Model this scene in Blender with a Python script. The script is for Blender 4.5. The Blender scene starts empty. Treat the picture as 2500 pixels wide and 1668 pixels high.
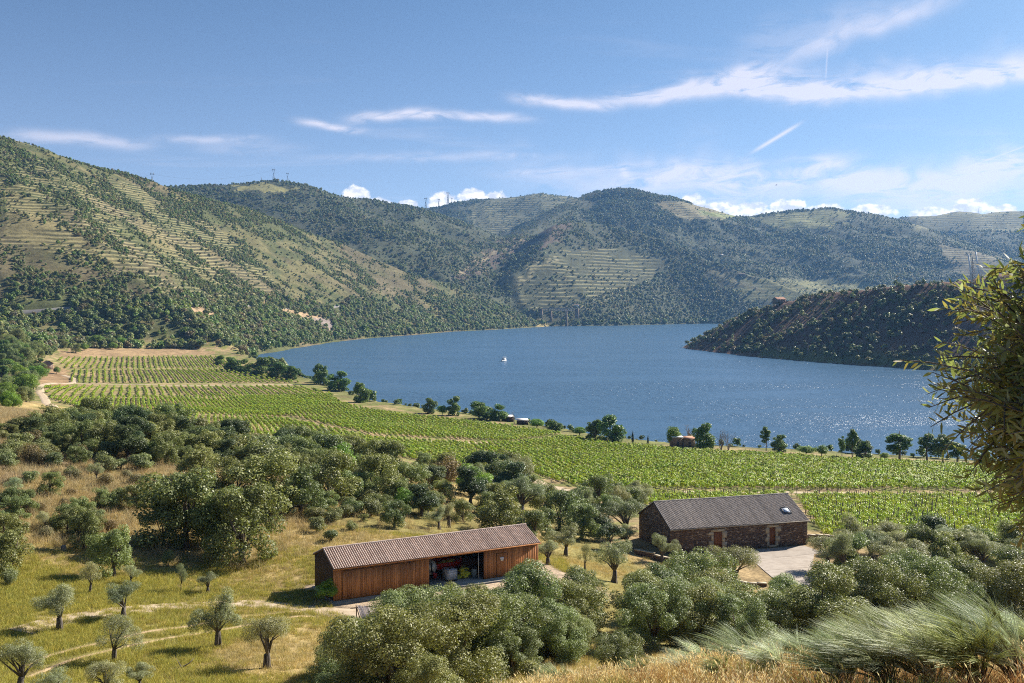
import bpy, math, random
import numpy as np
from mathutils import Vector, Matrix

# ------------------------------------------------------------------ camera, sky, sun, exposure
scene = bpy.context.scene
col = scene.collection
R = math.radians
F = 2430.0            # focal length in photo pixels (2500 wide)
HOR = 740.0           # horizon line in the photo
CAMZ = 62.0           # camera height above the river
SUN_AZ = 40.0         # degrees right of the viewing direction, measured from +x towards +y
SUN_EL = 34.0

cam_data = bpy.data.cameras.new('camera')
cam_data.sensor_width = 36.0
cam_data.lens = 36.0 * F / 2500.0
cam_data.shift_y = (HOR - 834.0) / 2500.0
cam_data.clip_start = 0.2
cam_data.clip_end = 30000
cam_data.dof.use_dof = True
cam_data.dof.focus_distance = 120.0
cam_data.dof.aperture_fstop = 16.0
cam = bpy.data.objects.new('camera', cam_data)
cam.location = (0, 0, CAMZ)
cam.rotation_euler = (R(90), 0, 0)
col.objects.link(cam)
scene.camera = cam

scene.view_settings.view_transform = 'Standard'
scene.view_settings.look = 'None'
scene.view_settings.gamma = 1.0
scene.view_settings.use_curve_mapping = False
scene.view_settings.exposure = 1.0
scene.cycles.max_bounces = 6
scene.cycles.diffuse_bounces = 3
scene.cycles.glossy_bounces = 2
scene.cycles.transmission_bounces = 3
scene.cycles.transparent_max_bounces = 4
scene.cycles.volume_bounces = 0
scene.cycles.use_denoising = False
scene.cycles.denoising_input_passes = 'RGB_ALBEDO_NORMAL'
scene.cycles.denoising_prefilter = 'ACCURATE'
scene.cycles.filter_width = 1.05
scene.cycles.use_adaptive_sampling = False
scene.cycles.sample_clamp_direct = 7.0
scene.cycles.sample_clamp_indirect = 4.0

sun_dir = Vector((math.cos(R(SUN_AZ)) * math.cos(R(SUN_EL)), math.sin(R(SUN_AZ)) * math.cos(R(SUN_EL)), math.sin(R(SUN_EL))))
sun_data = bpy.data.lights.new('sun', 'SUN')
sun_data.energy = 5.0
sun_data.angle = R(0.53)
sun_data.color = (1.0, 0.93, 0.82)
sun = bpy.data.objects.new('sun', sun_data)
sun.rotation_euler = sun_dir.to_track_quat('Z', 'Y').to_euler()
col.objects.link(sun)


class NT:
    """small helper to chain shader nodes"""
    def __init__(self, tree):
        self.t = tree
        self.n = tree.nodes
        self.l = tree.links

    def node(self, kind, **kw):
        nd = self.n.new(kind)
        for k, v in kw.items():
            setattr(nd, k, v)
        return nd

    def put(self, sock, v):
        if isinstance(v, bpy.types.NodeSocket):
            self.l.new(v, sock)
        elif v is not None:
            sock.default_value = v

    def m(self, op, a, b=None, c=None, clamp=False):
        nd = self.node('ShaderNodeMath', operation=op, use_clamp=clamp)
        self.put(nd.inputs[0], a)
        if b is not None: self.put(nd.inputs[1], b)
        if c is not None: self.put(nd.inputs[2], c)
        return nd.outputs[0]

    def vm(self, op, a, b=None):
        nd = self.node('ShaderNodeVectorMath', operation=op)
        self.put(nd.inputs[0], a)
        if b is not None: self.put(nd.inputs[1], b)
        return nd.outputs['Value'] if op in ('DOT_PRODUCT', 'LENGTH') else nd.outputs[0]

    def xyz(self, x, y, z):
        nd = self.node('ShaderNodeCombineXYZ')
        self.put(nd.inputs[0], x); self.put(nd.inputs[1], y); self.put(nd.inputs[2], z)
        return nd.outputs[0]

    def sep(self, v):
        nd = self.node('ShaderNodeSeparateXYZ')
        self.put(nd.inputs[0], v)
        return nd.outputs

    def noise(self, vec, scale, detail=3.0, rough=0.55, dist=0.0):
        nd = self.node('ShaderNodeTexNoise')
        self.put(nd.inputs['Vector'], vec)
        nd.inputs['Scale'].default_value = scale
        nd.inputs['Detail'].default_value = detail
        nd.inputs['Roughness'].default_value = rough
        nd.inputs['Distortion'].default_value = dist
        return nd.outputs[0]

    def ramp(self, v, a, b, lo=0.0, hi=1.0):
        nd = self.node('ShaderNodeMapRange')
        nd.interpolation_type = 'SMOOTHSTEP'
        self.put(nd.inputs[0], v); self.put(nd.inputs[1], a); self.put(nd.inputs[2], b)
        self.put(nd.inputs[3], lo); self.put(nd.inputs[4], hi)
        return nd.outputs[0]

    def mix(self, f, a, b, blend='MIX'):
        nd = self.node('ShaderNodeMix', data_type='RGBA', blend_type=blend)
        self.put(nd.inputs[0], f)
        self.put(nd.inputs[6], a if isinstance(a, bpy.types.NodeSocket) else (*a[:3], 1))
        self.put(nd.inputs[7], b if isinstance(b, bpy.types.NodeSocket) else (*b[:3], 1))
        return nd.outputs[2]


world = bpy.data.worlds.new('World')
scene.world = world
world.use_nodes = True
world.cycles.sampling_method = 'MANUAL'
world.cycles.sample_map_resolution = 512
wt = NT(world.node_tree)
wt.n.clear()
sky = wt.node('ShaderNodeTexSky', sky_type='NISHITA')
sky.sun_disc = False
sky.sun_elevation = R(SUN_EL)
sky.sun_rotation = R(90 - SUN_AZ)
sky.altitude = 150
sky.air_density = 0.62
sky.dust_density = 0.6
sky.ozone_density = 2.5
geo = wt.node('ShaderNodeTexCoord')
dirv = wt.vm('NORMALIZE', geo.outputs['Generated'])
dx, dy, dz = wt.sep(dirv)[:3]
az = wt.m('ARCTAN2', dx, dy)
el = wt.m('ARCSINE', dz)
K = 2350.0 / 2500.0


def azel(x, y):
    """direction (radians) of a spot in the photo, given on its 2350-wide copy"""
    u, v = x / K, y / K
    a = math.atan((u - 1250) / F)
    return a, math.atan((HOR - v) / F * math.cos(a))


big = wt.m('SUBTRACT', wt.noise(wt.xyz(az, el, 0.7), 11.0, 3.0, 0.55), 0.5)
# drawn-out fibres, in the two directions the high wind pulls them
FIB = {}
for tilt in (0.06, 0.42):
    ft = wt.m('MULTIPLY', wt.m('MULTIPLY_ADD', az, math.cos(tilt), wt.m('MULTIPLY', el, math.sin(tilt))), 0.28)
    fn = wt.m('MULTIPLY_ADD', az, -math.sin(tilt), wt.m('MULTIPLY', el, math.cos(tilt)))
    FIB[tilt] = wt.ramp(wt.noise(wt.xyz(ft, fn, 0.3), 70.0, 6.0, 0.62, 0.8), 0.24, 0.60)


def streak(x0, y0, x1, y1, w, strength, warp=1.0):
    """a thin ice-cloud filament between two directions"""
    a0, e0 = azel(x0, y0); a1, e1 = azel(x1, y1)
    ca, ce = (a0 + a1) / 2, (e0 + e1) / 2
    L = math.hypot(a1 - a0, e1 - e0) / 2
    c, s = (a1 - a0) / 2 / L, (e1 - e0) / 2 / L
    W = w / K / F
    t = wt.m('MULTIPLY_ADD', az, c / L, wt.m('MULTIPLY_ADD', el, s / L, -(ca * c + ce * s) / L))
    q = wt.m('MULTIPLY_ADD', az, -s / W, wt.m('MULTIPLY_ADD', el, c / W, -(ce * c - ca * s) / W))
    if warp: q = wt.m('MULTIPLY_ADD', big, 5.0 * warp, q)
    t2 = wt.m('MULTIPLY', t, t)
    e = wt.m('MULTIPLY_ADD', q, q, wt.m('MULTIPLY', t2, t2))
    body = wt.m('MULTIPLY', wt.m('POWER', 0.3679, e), strength)
    if warp: body = wt.m('MULTIPLY', body, FIB[0.42 if s / c > 0.28 else 0.06])
    return body


cirrus = None
for a in [
        (1180, 233, 1400, 246, 11, .95), (1380, 236, 1720, 208, 15, .85), (1540, 208, 1800, 168, 22, .75), (1700, 190, 1960, 190, 26, .55),
        (1640, 212, 2100, 194, 15, .8), (1960, 182, 2400, 140, 26, .8), (2050, 175, 2450, 110, 34, .6),
        (685, 276, 830, 297, 8, .85), (800, 266, 1010, 264, 11, .85), (960, 268, 1210, 276, 9, .8),
        (0, 312, 340, 344, 12, .6), (360, 324, 610, 318, 10, .5), (440, 345, 700, 340, 12, .2),
        (1790, 140, 2200, -20, 20, .5), (1700, 130, 2100, 0, 40, .2),
        (700, 362, 1300, 356, 9, .3), (1250, 392, 2600, 396, 34, .6), (1150, 400, 1480, 376, 7, .35), (1433, 378, 1450, 418, 10, .45), (1350, 440, 2700, 436, 60, .6)]:
    s_ = streak(*a)
    cirrus = s_ if cirrus is None else wt.m('ADD', cirrus, s_)
for a in [(1731, 347, 1832, 286, 4.0, .85), (1895, 180, 1899, 115, 1.7, .3), (2220, 384, 2400, 318, 1.6, .28)]:
    cirrus = wt.m('ADD', cirrus, streak(*a, warp=0.0))
# the same thin ice cloud goes on over the rest of the sky
pz = wt.m('MAXIMUM', dz, 0.06)
gvec = wt.xyz(wt.m('DIVIDE', dx, pz), wt.m('MULTIPLY', wt.m('DIVIDE', dy, pz), 2.2), 3.3)
gen = wt.m('MULTIPLY', wt.ramp(wt.noise(gvec, 0.55, 4, 0.6, 0.4), 0.56, 0.86), 0.22)
cirrus = wt.m('ADD', cirrus, gen, clamp=True)
cirrus = wt.m('MINIMUM', cirrus, 0.82)

# fair-weather cumulus standing behind the far ridges
blob = None
for (x, y, rx, ry) in [(818, 452, 40, 30), (870, 470, 40, 20), (935, 474, 34, 18), (1015, 466, 42, 30), (1085, 458, 42, 32), (1140, 462, 46, 26),
                       (1590, 470, 34, 30), (1650, 486, 55, 26), (1720, 488, 60, 26), (1805, 482, 50, 28), (1890, 490, 60, 24), (2000, 486, 60, 18),
                       (2140, 492, 50, 18), (2225, 478, 45, 24), (2300, 488, 40, 20)]:
    a, e = azel(x, y)
    qa = wt.m('DIVIDE', wt.m('SUBTRACT', az, a), rx / K / F)
    qe = wt.m('DIVIDE', wt.m('SUBTRACT', el, e), ry / K / F)
    d2 = wt.m('MULTIPLY_ADD', qa, qa, wt.m('MULTIPLY', qe, qe))
    b = wt.m('EXPONENT', wt.m('MULTIPLY', d2, -1.0))
    blob = b if blob is None else wt.m('MAXIMUM', blob, b)
cvec = wt.xyz(az, wt.m('MULTIPLY', el, 1.3), 0.0)
puff = wt.noise(cvec, 62.0, 5, 0.6, 0.0)
cum = wt.ramp(wt.m('ADD', blob, wt.m('MULTIPLY', wt.m('SUBTRACT', puff, 0.5), 0.9)), 0.42, 0.62)
puff2 = wt.noise(wt.xyz(wt.m('ADD', az, -0.004), wt.m('MULTIPLY', wt.m('ADD', el, -0.004), 1.3), 0.0), 62.0, 3, 0.6, 0.0)
shade = wt.ramp(wt.m('SUBTRACT', puff, puff2), -0.12, 0.14)
cumcol = wt.mix(shade, (7.2, 7.5, 8.6), (12.0, 11.6, 11.2))
# thin bright veil low over the valley, as damp air gives near the horizon
veil = wt.m('MULTIPLY', wt.m('EXPONENT', wt.m('MULTIPLY', wt.m('MAXIMUM', el, 0.0), -8.0)), 0.60)
skyc = wt.mix(1.0, sky.outputs[0], (0.64, 0.90, 1.0), 'MULTIPLY')
c1 = wt.mix(veil, skyc, (8.2, 8.0, 9.6))
c1 = wt.mix(wt.m('MULTIPLY', cirrus, 0.82), c1, (9.6, 8.9, 9.5))
c1 = wt.mix(cum, c1, cumcol)
bg = wt.node('ShaderNodeBackground')
wt.l.new(c1, bg.inputs[0])
bg.inputs[1].default_value = 0.057
wo = wt.node('ShaderNodeOutputWorld')
wt.l.new(bg.outputs[0], wo.inputs[0])

# ------------------------------------------------------------------ general helpers
rng = np.random.default_rng(11)
random.seed(5)


def tag(o, label=None, cat=None, group=None, kind=None):
    if label: o['label'] = label
    if cat: o['category'] = cat
    if group: o['group'] = group
    if kind: o['kind'] = kind
    return o


def empty(name, loc=(0, 0, 0), rz=0.0, scale=1.0):
    o = bpy.data.objects.new(name, None)
    o.location = loc
    o.rotation_euler = (0, 0, rz)
    o.scale = (scale,) * 3 if not hasattr(scale, '__len__') else scale
    o.empty_display_size = 0.3
    col.objects.link(o)
    return o


def link(name, mesh, parent=None, loc=None, rot=None, scale=None):
    o = bpy.data.objects.new(name, mesh)
    col.objects.link(o)
    if parent is not None: o.parent = parent
    if loc is not None: o.location = loc
    if rot is not None: o.rotation_euler = rot
    if scale is not None: o.scale = (scale,) * 3 if not hasattr(scale, '__len__') else scale
    return o


def np_mesh(name, V, polys, mats=(), smooth=False, colors=None, mat_idx=None, attrs=None):
    """polys: list of int arrays (n,3) or (n,4)"""
    V = np.asarray(V, np.float32)
    if not isinstance(polys, (list, tuple)): polys = [polys]
    polys = [np.asarray(p, np.int32) for p in polys if len(p)]
    me = bpy.data.meshes.new(name)
    me.vertices.add(len(V))
    me.vertices.foreach_set('co', V.ravel())
    if polys:
        loops = np.concatenate([p.ravel() for p in polys])
        tot = np.concatenate([np.full(len(p), p.shape[1], np.int32) for p in polys])
        start = np.concatenate([[0], np.cumsum(tot)[:-1]]).astype(np.int32)
        me.loops.add(len(loops))
        me.loops.foreach_set('vertex_index', loops)
        me.polygons.add(len(tot))
        me.polygons.foreach_set('loop_start', start)
        if smooth: me.polygons.foreach_set('use_smooth', np.ones(len(tot), bool))
        if mat_idx is not None: me.polygons.foreach_set('material_index', np.asarray(mat_idx, np.int32))
    for m in mats: me.materials.append(m)
    if colors is not None:
        at = me.color_attributes.new('tint', 'FLOAT_COLOR', 'POINT')
        c = np.ones((len(V), 4), np.float32); c[:, :3] = colors
        at.data.foreach_set('color', c.ravel())
    for k, v in (attrs or {}).items():
        at = me.attributes.new(k, 'FLOAT', 'POINT')
        at.data.foreach_set('value', np.asarray(v, np.float32))
    me.update(calc_edges=True)
    return me


class MB:
    """collects boxes, bars and tubes into one mesh"""
    def __init__(self):
        self.V, self.Q, self.T, self.qm, self.tm, self.n = [], [], [], [], [], 0

    def add(self, V, quads=(), tris=(), mi=0):
        V = np.asarray(V, float)
        self.V.append(V)
        if len(quads): self.Q.append(np.asarray(quads) + self.n); self.qm += [mi] * len(quads)
        if len(tris): self.T.append(np.asarray(tris) + self.n); self.tm += [mi] * len(tris)
        self.n += len(V)
        return self

    def box(self, lo, hi, mi=0, jit=0.0):
        (x0, y0, z0), (x1, y1, z1) = lo, hi
        V = np.array([(x0, y0, z0), (x1, y0, z0), (x1, y1, z0), (x0, y1, z0), (x0, y0, z1), (x1, y0, z1), (x1, y1, z1), (x0, y1, z1)], float)
        if jit: V += rng.uniform(-jit, jit, V.shape)
        return self.add(V, [(0, 3, 2, 1), (4, 5, 6, 7), (0, 1, 5, 4), (1, 2, 6, 5), (2, 3, 7, 6), (3, 0, 4, 7)], mi=mi)

    def prism(self, pts, y0, y1, mi=0):
        """outline in x,z extruded along y"""
        n = len(pts)
        V = [(p[0], y0, p[1]) for p in pts] + [(p[0], y1, p[1]) for p in pts]
        Q = [(i, (i + 1) % n, n + (i + 1) % n, n + i) for i in range(n)]
        T = [(0, i + 1, i) for i in range(1, n - 1)] + [(n, n + i, n + i + 1) for i in range(1, n - 1)]
        return self.add(V, Q, T, mi)

    def tube(self, pts, rad, seg=6, mi=0, cap=True):
        pts = [np.asarray(p, float) for p in pts]
        rad = rad if hasattr(rad, '__len__') else [rad] * len(pts)
        rings = []
        up = np.array([0.0, 0.0, 1.0])
        for i, p in enumerate(pts):
            d = pts[min(i + 1, len(pts) - 1)] - pts[max(i - 1, 0)]
            d = d / (np.linalg.norm(d) + 1e-9)
            a = np.cross(d, up if abs(d[2]) < 0.95 else np.array([1.0, 0, 0])); a /= np.linalg.norm(a) + 1e-9
            b = np.cross(d, a)
            th = np.arange(seg) * 2 * np.pi / seg
            rings.append(p + rad[i] * (np.cos(th)[:, None] * a + np.sin(th)[:, None] * b))
        V = np.concatenate(rings)
        Q = [(i * seg + j, i * seg + (j + 1) % seg, (i + 1) * seg + (j + 1) % seg, (i + 1) * seg + j) for i in range(len(pts) - 1) for j in range(seg)]
        T = []
        if cap:
            e = (len(pts) - 1) * seg
            T = [(0, j + 1, j) for j in range(1, seg - 1)] + [(e, e + j, e + j + 1) for j in range(1, seg - 1)]
        return self.add(V, Q, T, mi)

    def lathe(self, prof, center=(0, 0, 0), seg=16, mi=0, axis='z'):
        th = np.arange(seg) * 2 * np.pi / seg
        V = np.concatenate([np.stack([r * np.cos(th), r * np.sin(th), np.full(seg, z)], 1) for r, z in prof])
        if axis == 'y': V = V[:, [0, 2, 1]]
        if axis == 'x': V = V[:, [2, 0, 1]]
        V = V + np.asarray(center)
        Q = [(i * seg + j, i * seg + (j + 1) % seg, (i + 1) * seg + (j + 1) % seg, (i + 1) * seg + j) for i in range(len(prof) - 1) for j in range(seg)]
        return self.add(V, Q, mi=mi)

    def mesh(self, name, mats, smooth=False, colors=None):
        V = np.concatenate(self.V)
        polys = []
        mi = []
        if self.Q: polys.append(np.concatenate(self.Q)); mi += self.qm
        if self.T: polys.append(np.concatenate(self.T)); mi += self.tm
        return np_mesh(name, V, polys, mats if isinstance(mats, (list, tuple)) else [mats], smooth, colors, mi)

    def build(self, name, mats, parent=None, smooth=False, **kw):
        return link(name, self.mesh(name, mats, smooth), parent, **kw)


def material(name):
    m = bpy.data.materials.new(name)
    m.use_nodes = True
    t = NT(m.node_tree)
    t.n.clear()
    out = t.node('ShaderNodeOutputMaterial')
    bs = t.node('ShaderNodeBsdfPrincipled')
    t.l.new(bs.outputs[0], out.inputs[0])
    return m, t, bs, out


def simple_mat(name, c1, c2=None, rough=0.8, scale=2.0, bump=0.0, metallic=0.0, stretch=(1, 1, 1), spec=0.3, rand=0.0, detail=4):
    m, t, bs, out = material(name)
    tc = t.node('ShaderNodeTexCoord')
    vec = t.vm('MULTIPLY', tc.outputs['Object'], stretch)
    oi = t.node('ShaderNodeObjectInfo')
    vec = t.vm('ADD', vec, t.xyz(t.m('MULTIPLY', oi.outputs['Random'], 37.0), t.m('MULTIPLY', oi.outputs['Random'], 11.0), 0.0))
    nz = t.noise(vec, scale, detail, 0.6)
    c = t.mix(t.ramp(nz, 0.3, 0.7), c1, c2 or c1)
    if rand:
        k = t.m('MULTIPLY_ADD', oi.outputs['Random'], 2 * rand, 1 - rand)
        c = t.mix(1.0, c, t.xyz(k, k, k), 'MULTIPLY')
    t.l.new(c, bs.inputs['Base Color'])
    bs.inputs['Roughness'].default_value = rough
    bs.inputs['Metallic'].default_value = metallic
    bs.inputs['Specular IOR Level'].default_value = spec
    if bump:
        bp = t.node('ShaderNodeBump')
        bp.inputs['Strength'].default_value = bump
        bp.inputs['Distance'].default_value = 0.05
        t.l.new(t.noise(vec, scale * 4, 4, 0.6), bp.inputs['Height'])
        t.l.new(bp.outputs[0], bs.inputs['Normal'])
    return m


def vnoise(x, y, seed=0):
    xi = np.floor(x).astype(np.int64); yi = np.floor(y).astype(np.int64)
    fx = x - xi; fy = y - yi
    fx = fx * fx * (3 - 2 * fx); fy = fy * fy * (3 - 2 * fy)

    def h(i, j):
        n = (i * 374761393 + j * 668265263 + seed * 974634533) & 0xFFFFFFFF
        n = ((n ^ (n >> 13)) * 1274126177) & 0xFFFFFFFF
        return ((n ^ (n >> 16)) & 0xFFFF) / 65535.0
    a = h(xi, yi) * (1 - fx) + h(xi + 1, yi) * fx
    b = h(xi, yi + 1) * (1 - fx) + h(xi + 1, yi + 1) * fx
    return a * (1 - fy) + b * fy


def fbm(x, y, octv=4, seed=0):
    s = np.zeros(np.shape(x)); a = 0.5; t = 0
    for o in range(octv):
        s = s + a * vnoise(x * 2 ** o + 17.3 * o, y * 2 ** o - 9.1 * o, seed + o); t += a; a *= 0.5
    return s / t


def sstep(a, b, x):
    t = np.clip((x - a) / (b - a), 0, 1)
    return t * t * (3 - 2 * t)


def PT(x, y, Y):
    """3-D spot seen at (x, y) of the 2350-wide copy, Y metres away"""
    u, v = x / K, y / K
    return ((u - 1250) / F * Y, Y, CAMZ + (HOR - v) / F * Y)
# ------------------------------------------------------------------ the lie of the land
ctrl = [(0, 0, 60.2), (-10, 5, 58.3), (10, 5, 59.2), (-30, 0, 58), (30, 0, 61), (3, 10, 57.4), (6, 17, 54.6), (3, 12, 56.6), (1, 17, 54.2), (4, 24, 52.3), (10, 24, 52.6), (15, 20, 54.4), (4, 30, 50.5), (10, 30, 50.8), (14, 35, 49.2), (5, 36, 48.2), (1, 32, 49.7), (-2, 33, 48.2), (1, 39, 45.6), (17, 45, 44.8), (-5, 15, 53.8), (-8, 25, 49), (-12, 35, 44.5), (25, 30, 51), (0, 45, 42.5), (20, 50, 42), (35, 55, 42.5),
        (-20, 45, 41.5), (-30, 60, 39), (-15, 62, 38.6), (-20, 75, 36.8), (-35, 80, 37), (0, 65, 38), (0, 80, 35.4),
        (-16, 90, 35), (3, 100, 35), (-20, 97, 35), (0, 106, 35), (-36, 74, 37.5), (-40, 100, 36.4), (-55, 100, 39), (-45, 130, 37.5),
        (-60, 160, 38.5), (-80, 200, 37.5), (-30, 130, 35), (-20, 160, 32.5), (-40, 180, 34.5), (-60, 220, 31), (-100, 240, 34), (-100, 300, 24.5),
        (-60, 290, 20), (-20, 220, 24.5), (-10, 130, 32.5), (10, 120, 30.5), (0, 150, 28.5), (20, 130, 27.3), (40, 140, 27), (10, 180, 24.5),
        (15, 75, 35.5), (30, 80, 34), (45, 75, 35.5), (20, 100, 30), (40, 100, 29.5), (60, 100, 30.5), (70, 130, 27.0), (50, 160, 25.5), (90, 160, 25),
        (50, 190, 22.3), (100, 190, 22), (10, 230, 18.5), (50, 235, 17.5), (110, 235, 17.5), (150, 230, 18), (0, 300, 12.5), (60, 300, 11),
        (120, 300, 11), (170, 300, 10.5), (60, 380, 4.8), (130, 370, 4.6), (200, 350, 4.5), (-20, 400, 7.8), (-10, 440, 5), (-60, 400, 11.5), (-60, 520, 5),
        (-120, 420, 13.5), (-150, 500, 10), (-120, 600, 4.8), (-200, 500, 14), (-220, 600, 9.5), (-170, 700, 5), (-280, 600, 12), (-250, 750, 8),
        (-330, 700, 12), (-200, 850, 4.5), (-300, 900, 8.5), (-390, 850, 16), (-260, 1000, 8), (-400, 1000, 18),
        (-150, 250, 38), (-200, 350, 31), (-250, 420, 24), (-300, 500, 24), (-350, 580, 27), (-430, 650, 45), (-500, 750, 62),
        (-800, 1500, 30), (0, 2000, 2), (800, 1500, 2), (0, 3500, 12), (1000, 3500, 20), (-1500, 3000, 40), (2000, 3000, 20), (0, 6000, 30),
        (2500, 6000, 30), (-2500, 6000, 30), (-1500, 500, 140), (1000, 200, 15), (1000, 700, 5), (200, 100, 33), (100, 30, 52), (-100, 30, 52),
        (-200, 100, 54), (0, -50, 75), (100, -50, 78), (-100, -50, 75), (-400, 200, 80), (-300, 350, 50)]
CT = np.array(ctrl, float)
_S = 100.0


def _kern(d2):
    d2 = d2 / (_S * _S)
    return 0.5 * d2 * np.log(d2 + 1e-12)


def _solve_tps():
    P = CT[:, :2]
    n = len(P)
    d2 = ((P[:, None] - P[None]) ** 2).sum(-1)
    A = np.zeros((n + 3, n + 3))
    A[:n, :n] = _kern(d2) + np.eye(n) * 0.004
    A[:n, n] = 1; A[:n, n + 1:] = P / _S
    A[n, :n] = 1; A[n + 1:, :n] = P.T / _S
    b = np.zeros(n + 3); b[:n] = CT[:, 2]
    return np.linalg.solve(A, b)


TPSW = _solve_tps()


def tps(x, y):
    out = np.full(x.shape, TPSW[len(CT)]) + TPSW[len(CT) + 1] * x / _S + TPSW[len(CT) + 2] * y / _S
    for i in range(len(CT)):
        out = out + TPSW[i] * _kern((x - CT[i, 0]) ** 2 + (y - CT[i, 1]) ** 2)
    return out


# ridge lines: (x, y on the 2350 copy, distance, side slope)
RIDGES = [
    [(-420, 240, 1500, .5), (-150, 285, 1600, .5), (0, 325, 1700, .48), (60, 350, 1740, .46), (110, 368, 1800, .44), (250, 400, 1900, .40), (330, 430, 2000, .37),
     (420, 450, 2080, .35), (500, 478, 2150, .34), (600, 515, 2220, .33), (700, 560, 2280, .31), (800, 600, 2330, .30), (900, 630, 2380, .33),
     (1000, 650, 2430, .42), (1100, 680, 2480, .5), (1180, 715, 2530, .55), (1225, 738, 2570, .6)],
    [(-80, 400, 1560, .5), (0, 425, 1500, .45), (150, 505, 1420, .42), (290, 590, 1340, .40), (390, 690, 1260, .36)],
    [(235, 420, 1850, .42), (307, 500, 1680, .42), (400, 560, 1590, .40), (478, 600, 1520, .40), (570, 640, 1460, .40), (650, 670, 1420, .38), (740, 720, 1440, .38)],
    [(500, 485, 2100, .36), (620, 560, 1950, .34), (740, 620, 1850, .34), (850, 680, 1830, .34), (930, 725, 1900, .36)],
    [(200, 450, 2900, .45), (300, 438, 2950, .45), (360, 434, 3000, .45), (430, 435, 3050, .45), (480, 430, 3100, .45), (540, 425, 3150, .45), (620, 420, 3200, .45),
     (660, 421, 3220, .45), (690, 430, 3250, .45), (720, 443, 3280, .45), (780, 455, 3350, .45), (850, 463, 3420, .45), (930, 475, 3520, .45), (1000, 498, 3620, .45),
     (1060, 520, 3700, .45), (1110, 541, 3780, .45), (1140, 566, 3820, .5)],
    [(700, 445, 3260, .45), (800, 530, 3060, .45), (880, 590, 2940, .45), (950, 640, 2850, .5)],
    [(870, 468, 3440, .45), (960, 540, 3250, .45), (1000, 590, 3120, .48), (1010, 650, 3000, .5)],
    [(860, 486, 5000, .4), (960, 480, 5000, .4), (1010, 481, 5000, .4), (1060, 472, 5050, .4), (1080, 460, 5080, .4), (1150, 457, 5100, .4), (1240, 446, 5100, .4), (1300, 453, 5100, .4), (1420, 480, 5100, .4)],
    [(1010, 478, 5000, .4), (1080, 510, 4700, .4), (1130, 545, 4450, .45)],
    [(1012, 653, 2780, .55), (1060, 623, 2930, .55), (1130, 578, 3180, .55), (1180, 547, 3420, .55), (1250, 510, 3820, .52), (1330, 461, 4300, .5), (1380, 441, 4400, .5), (1430, 432, 4400, .48), (1480, 442, 4400, .48), (1502, 451, 4400, .48), (1520, 447, 4400, .48),
     (1560, 460, 4400, .45), (1620, 480, 4400, .42), (1690, 498, 4400, .40), (1725, 498, 4400, .40), (1760, 491, 4400, .40), (1820, 485, 4400, .40), (1900, 478, 4400, .42), (1980, 490, 4350, .42),
     (2030, 505, 4300, .42), (2100, 535, 4150, .42), (2200, 575, 3900, .42), (2300, 600, 3700, .42)],
    [(1230, 590, 2990, .6), (1260, 560, 3100, .6), (1300, 512, 3300, .66), (1370, 490, 3380, .66), (1430, 497, 3380, .62), (1490, 530, 3330, .55),
     (1560, 572, 3250, .45), (1640, 615, 3180, .40), (1720, 650, 3080, .36), (1800, 672, 2950, .34)],
    [(1330, 520, 3290, .5), (1330, 600, 3050, .5), (1320, 660, 2900, .5), (1300, 705, 2790, .5)],
    [(1440, 640, 3080, .45), (1500, 632, 3040, .46), (1560, 625, 3010, .48), (1620, 648, 2980, .48), (1680, 680, 2950, .5), (1720, 705, 2930, .5)],
    [(1310, 722, 2760, .45), (1380, 700, 2760, .45), (1450, 690, 2780, .45), (1520, 700, 2780, .45), (1600, 718, 2800, .5)],
    [(1690, 655, 2950, .3), (1780, 648, 3000, .25), (1880, 655, 2950, .25), (2000, 668, 2850, .22), (2120, 668, 2750, .25), (2250, 640, 2700, .3)],
    [(1520, 480, 4250, .45), (1600, 540, 3950, .45), (1700, 600, 3650, .42), (1790, 640, 3400, .4)],
    [(1900, 480, 4380, .45), (1960, 560, 3950, .45), (2010, 620, 3650, .42), (2050, 655, 3400, .4)],
    [(2000, 540, 5200, .4), (2080, 500, 5200, .4), (2140, 495, 5200, .4), (2200, 487, 5200, .4), (2290, 488, 5200, .4), (2450, 478, 5200, .4), (2700, 470, 5200, .4)],
    [(2130, 560, 4500, .4), (2220, 535, 4600, .4), (2300, 525, 4700, .4), (2500, 520, 4700, .4)],
    # wooded headland on the near side of the bend
    [(1568, 794, 1372, .62), (1600, 768, 1352, .62), (1640, 735, 1330, .62), (1680, 708, 1305, .62), (1740, 684, 1260, .62), (1780, 668, 1232, .62), (1850, 667, 1195, .62), (1990, 674, 1122, .62),
     (2060, 670, 1092, .62), (2150, 657, 1045, .62), (2200, 650, 1028, .62), (2280, 622, 990, .62), (2350, 600, 952, .62), (2600, 575, 860, .62), (3000, 540, 800, .6)],
]
RIDGES[-1] = [(a, b - (11 if a > 1620 else 4 if a > 1590 else 0), c, s) for a, b, c, s in RIDGES[-1]]
SEGS = []
for rd in RIDGES:
    pts = [(*PT(a, b, c), s) for a, b, c, s in rd]
    SEGS += list(zip(pts[:-1], pts[1:]))


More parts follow.
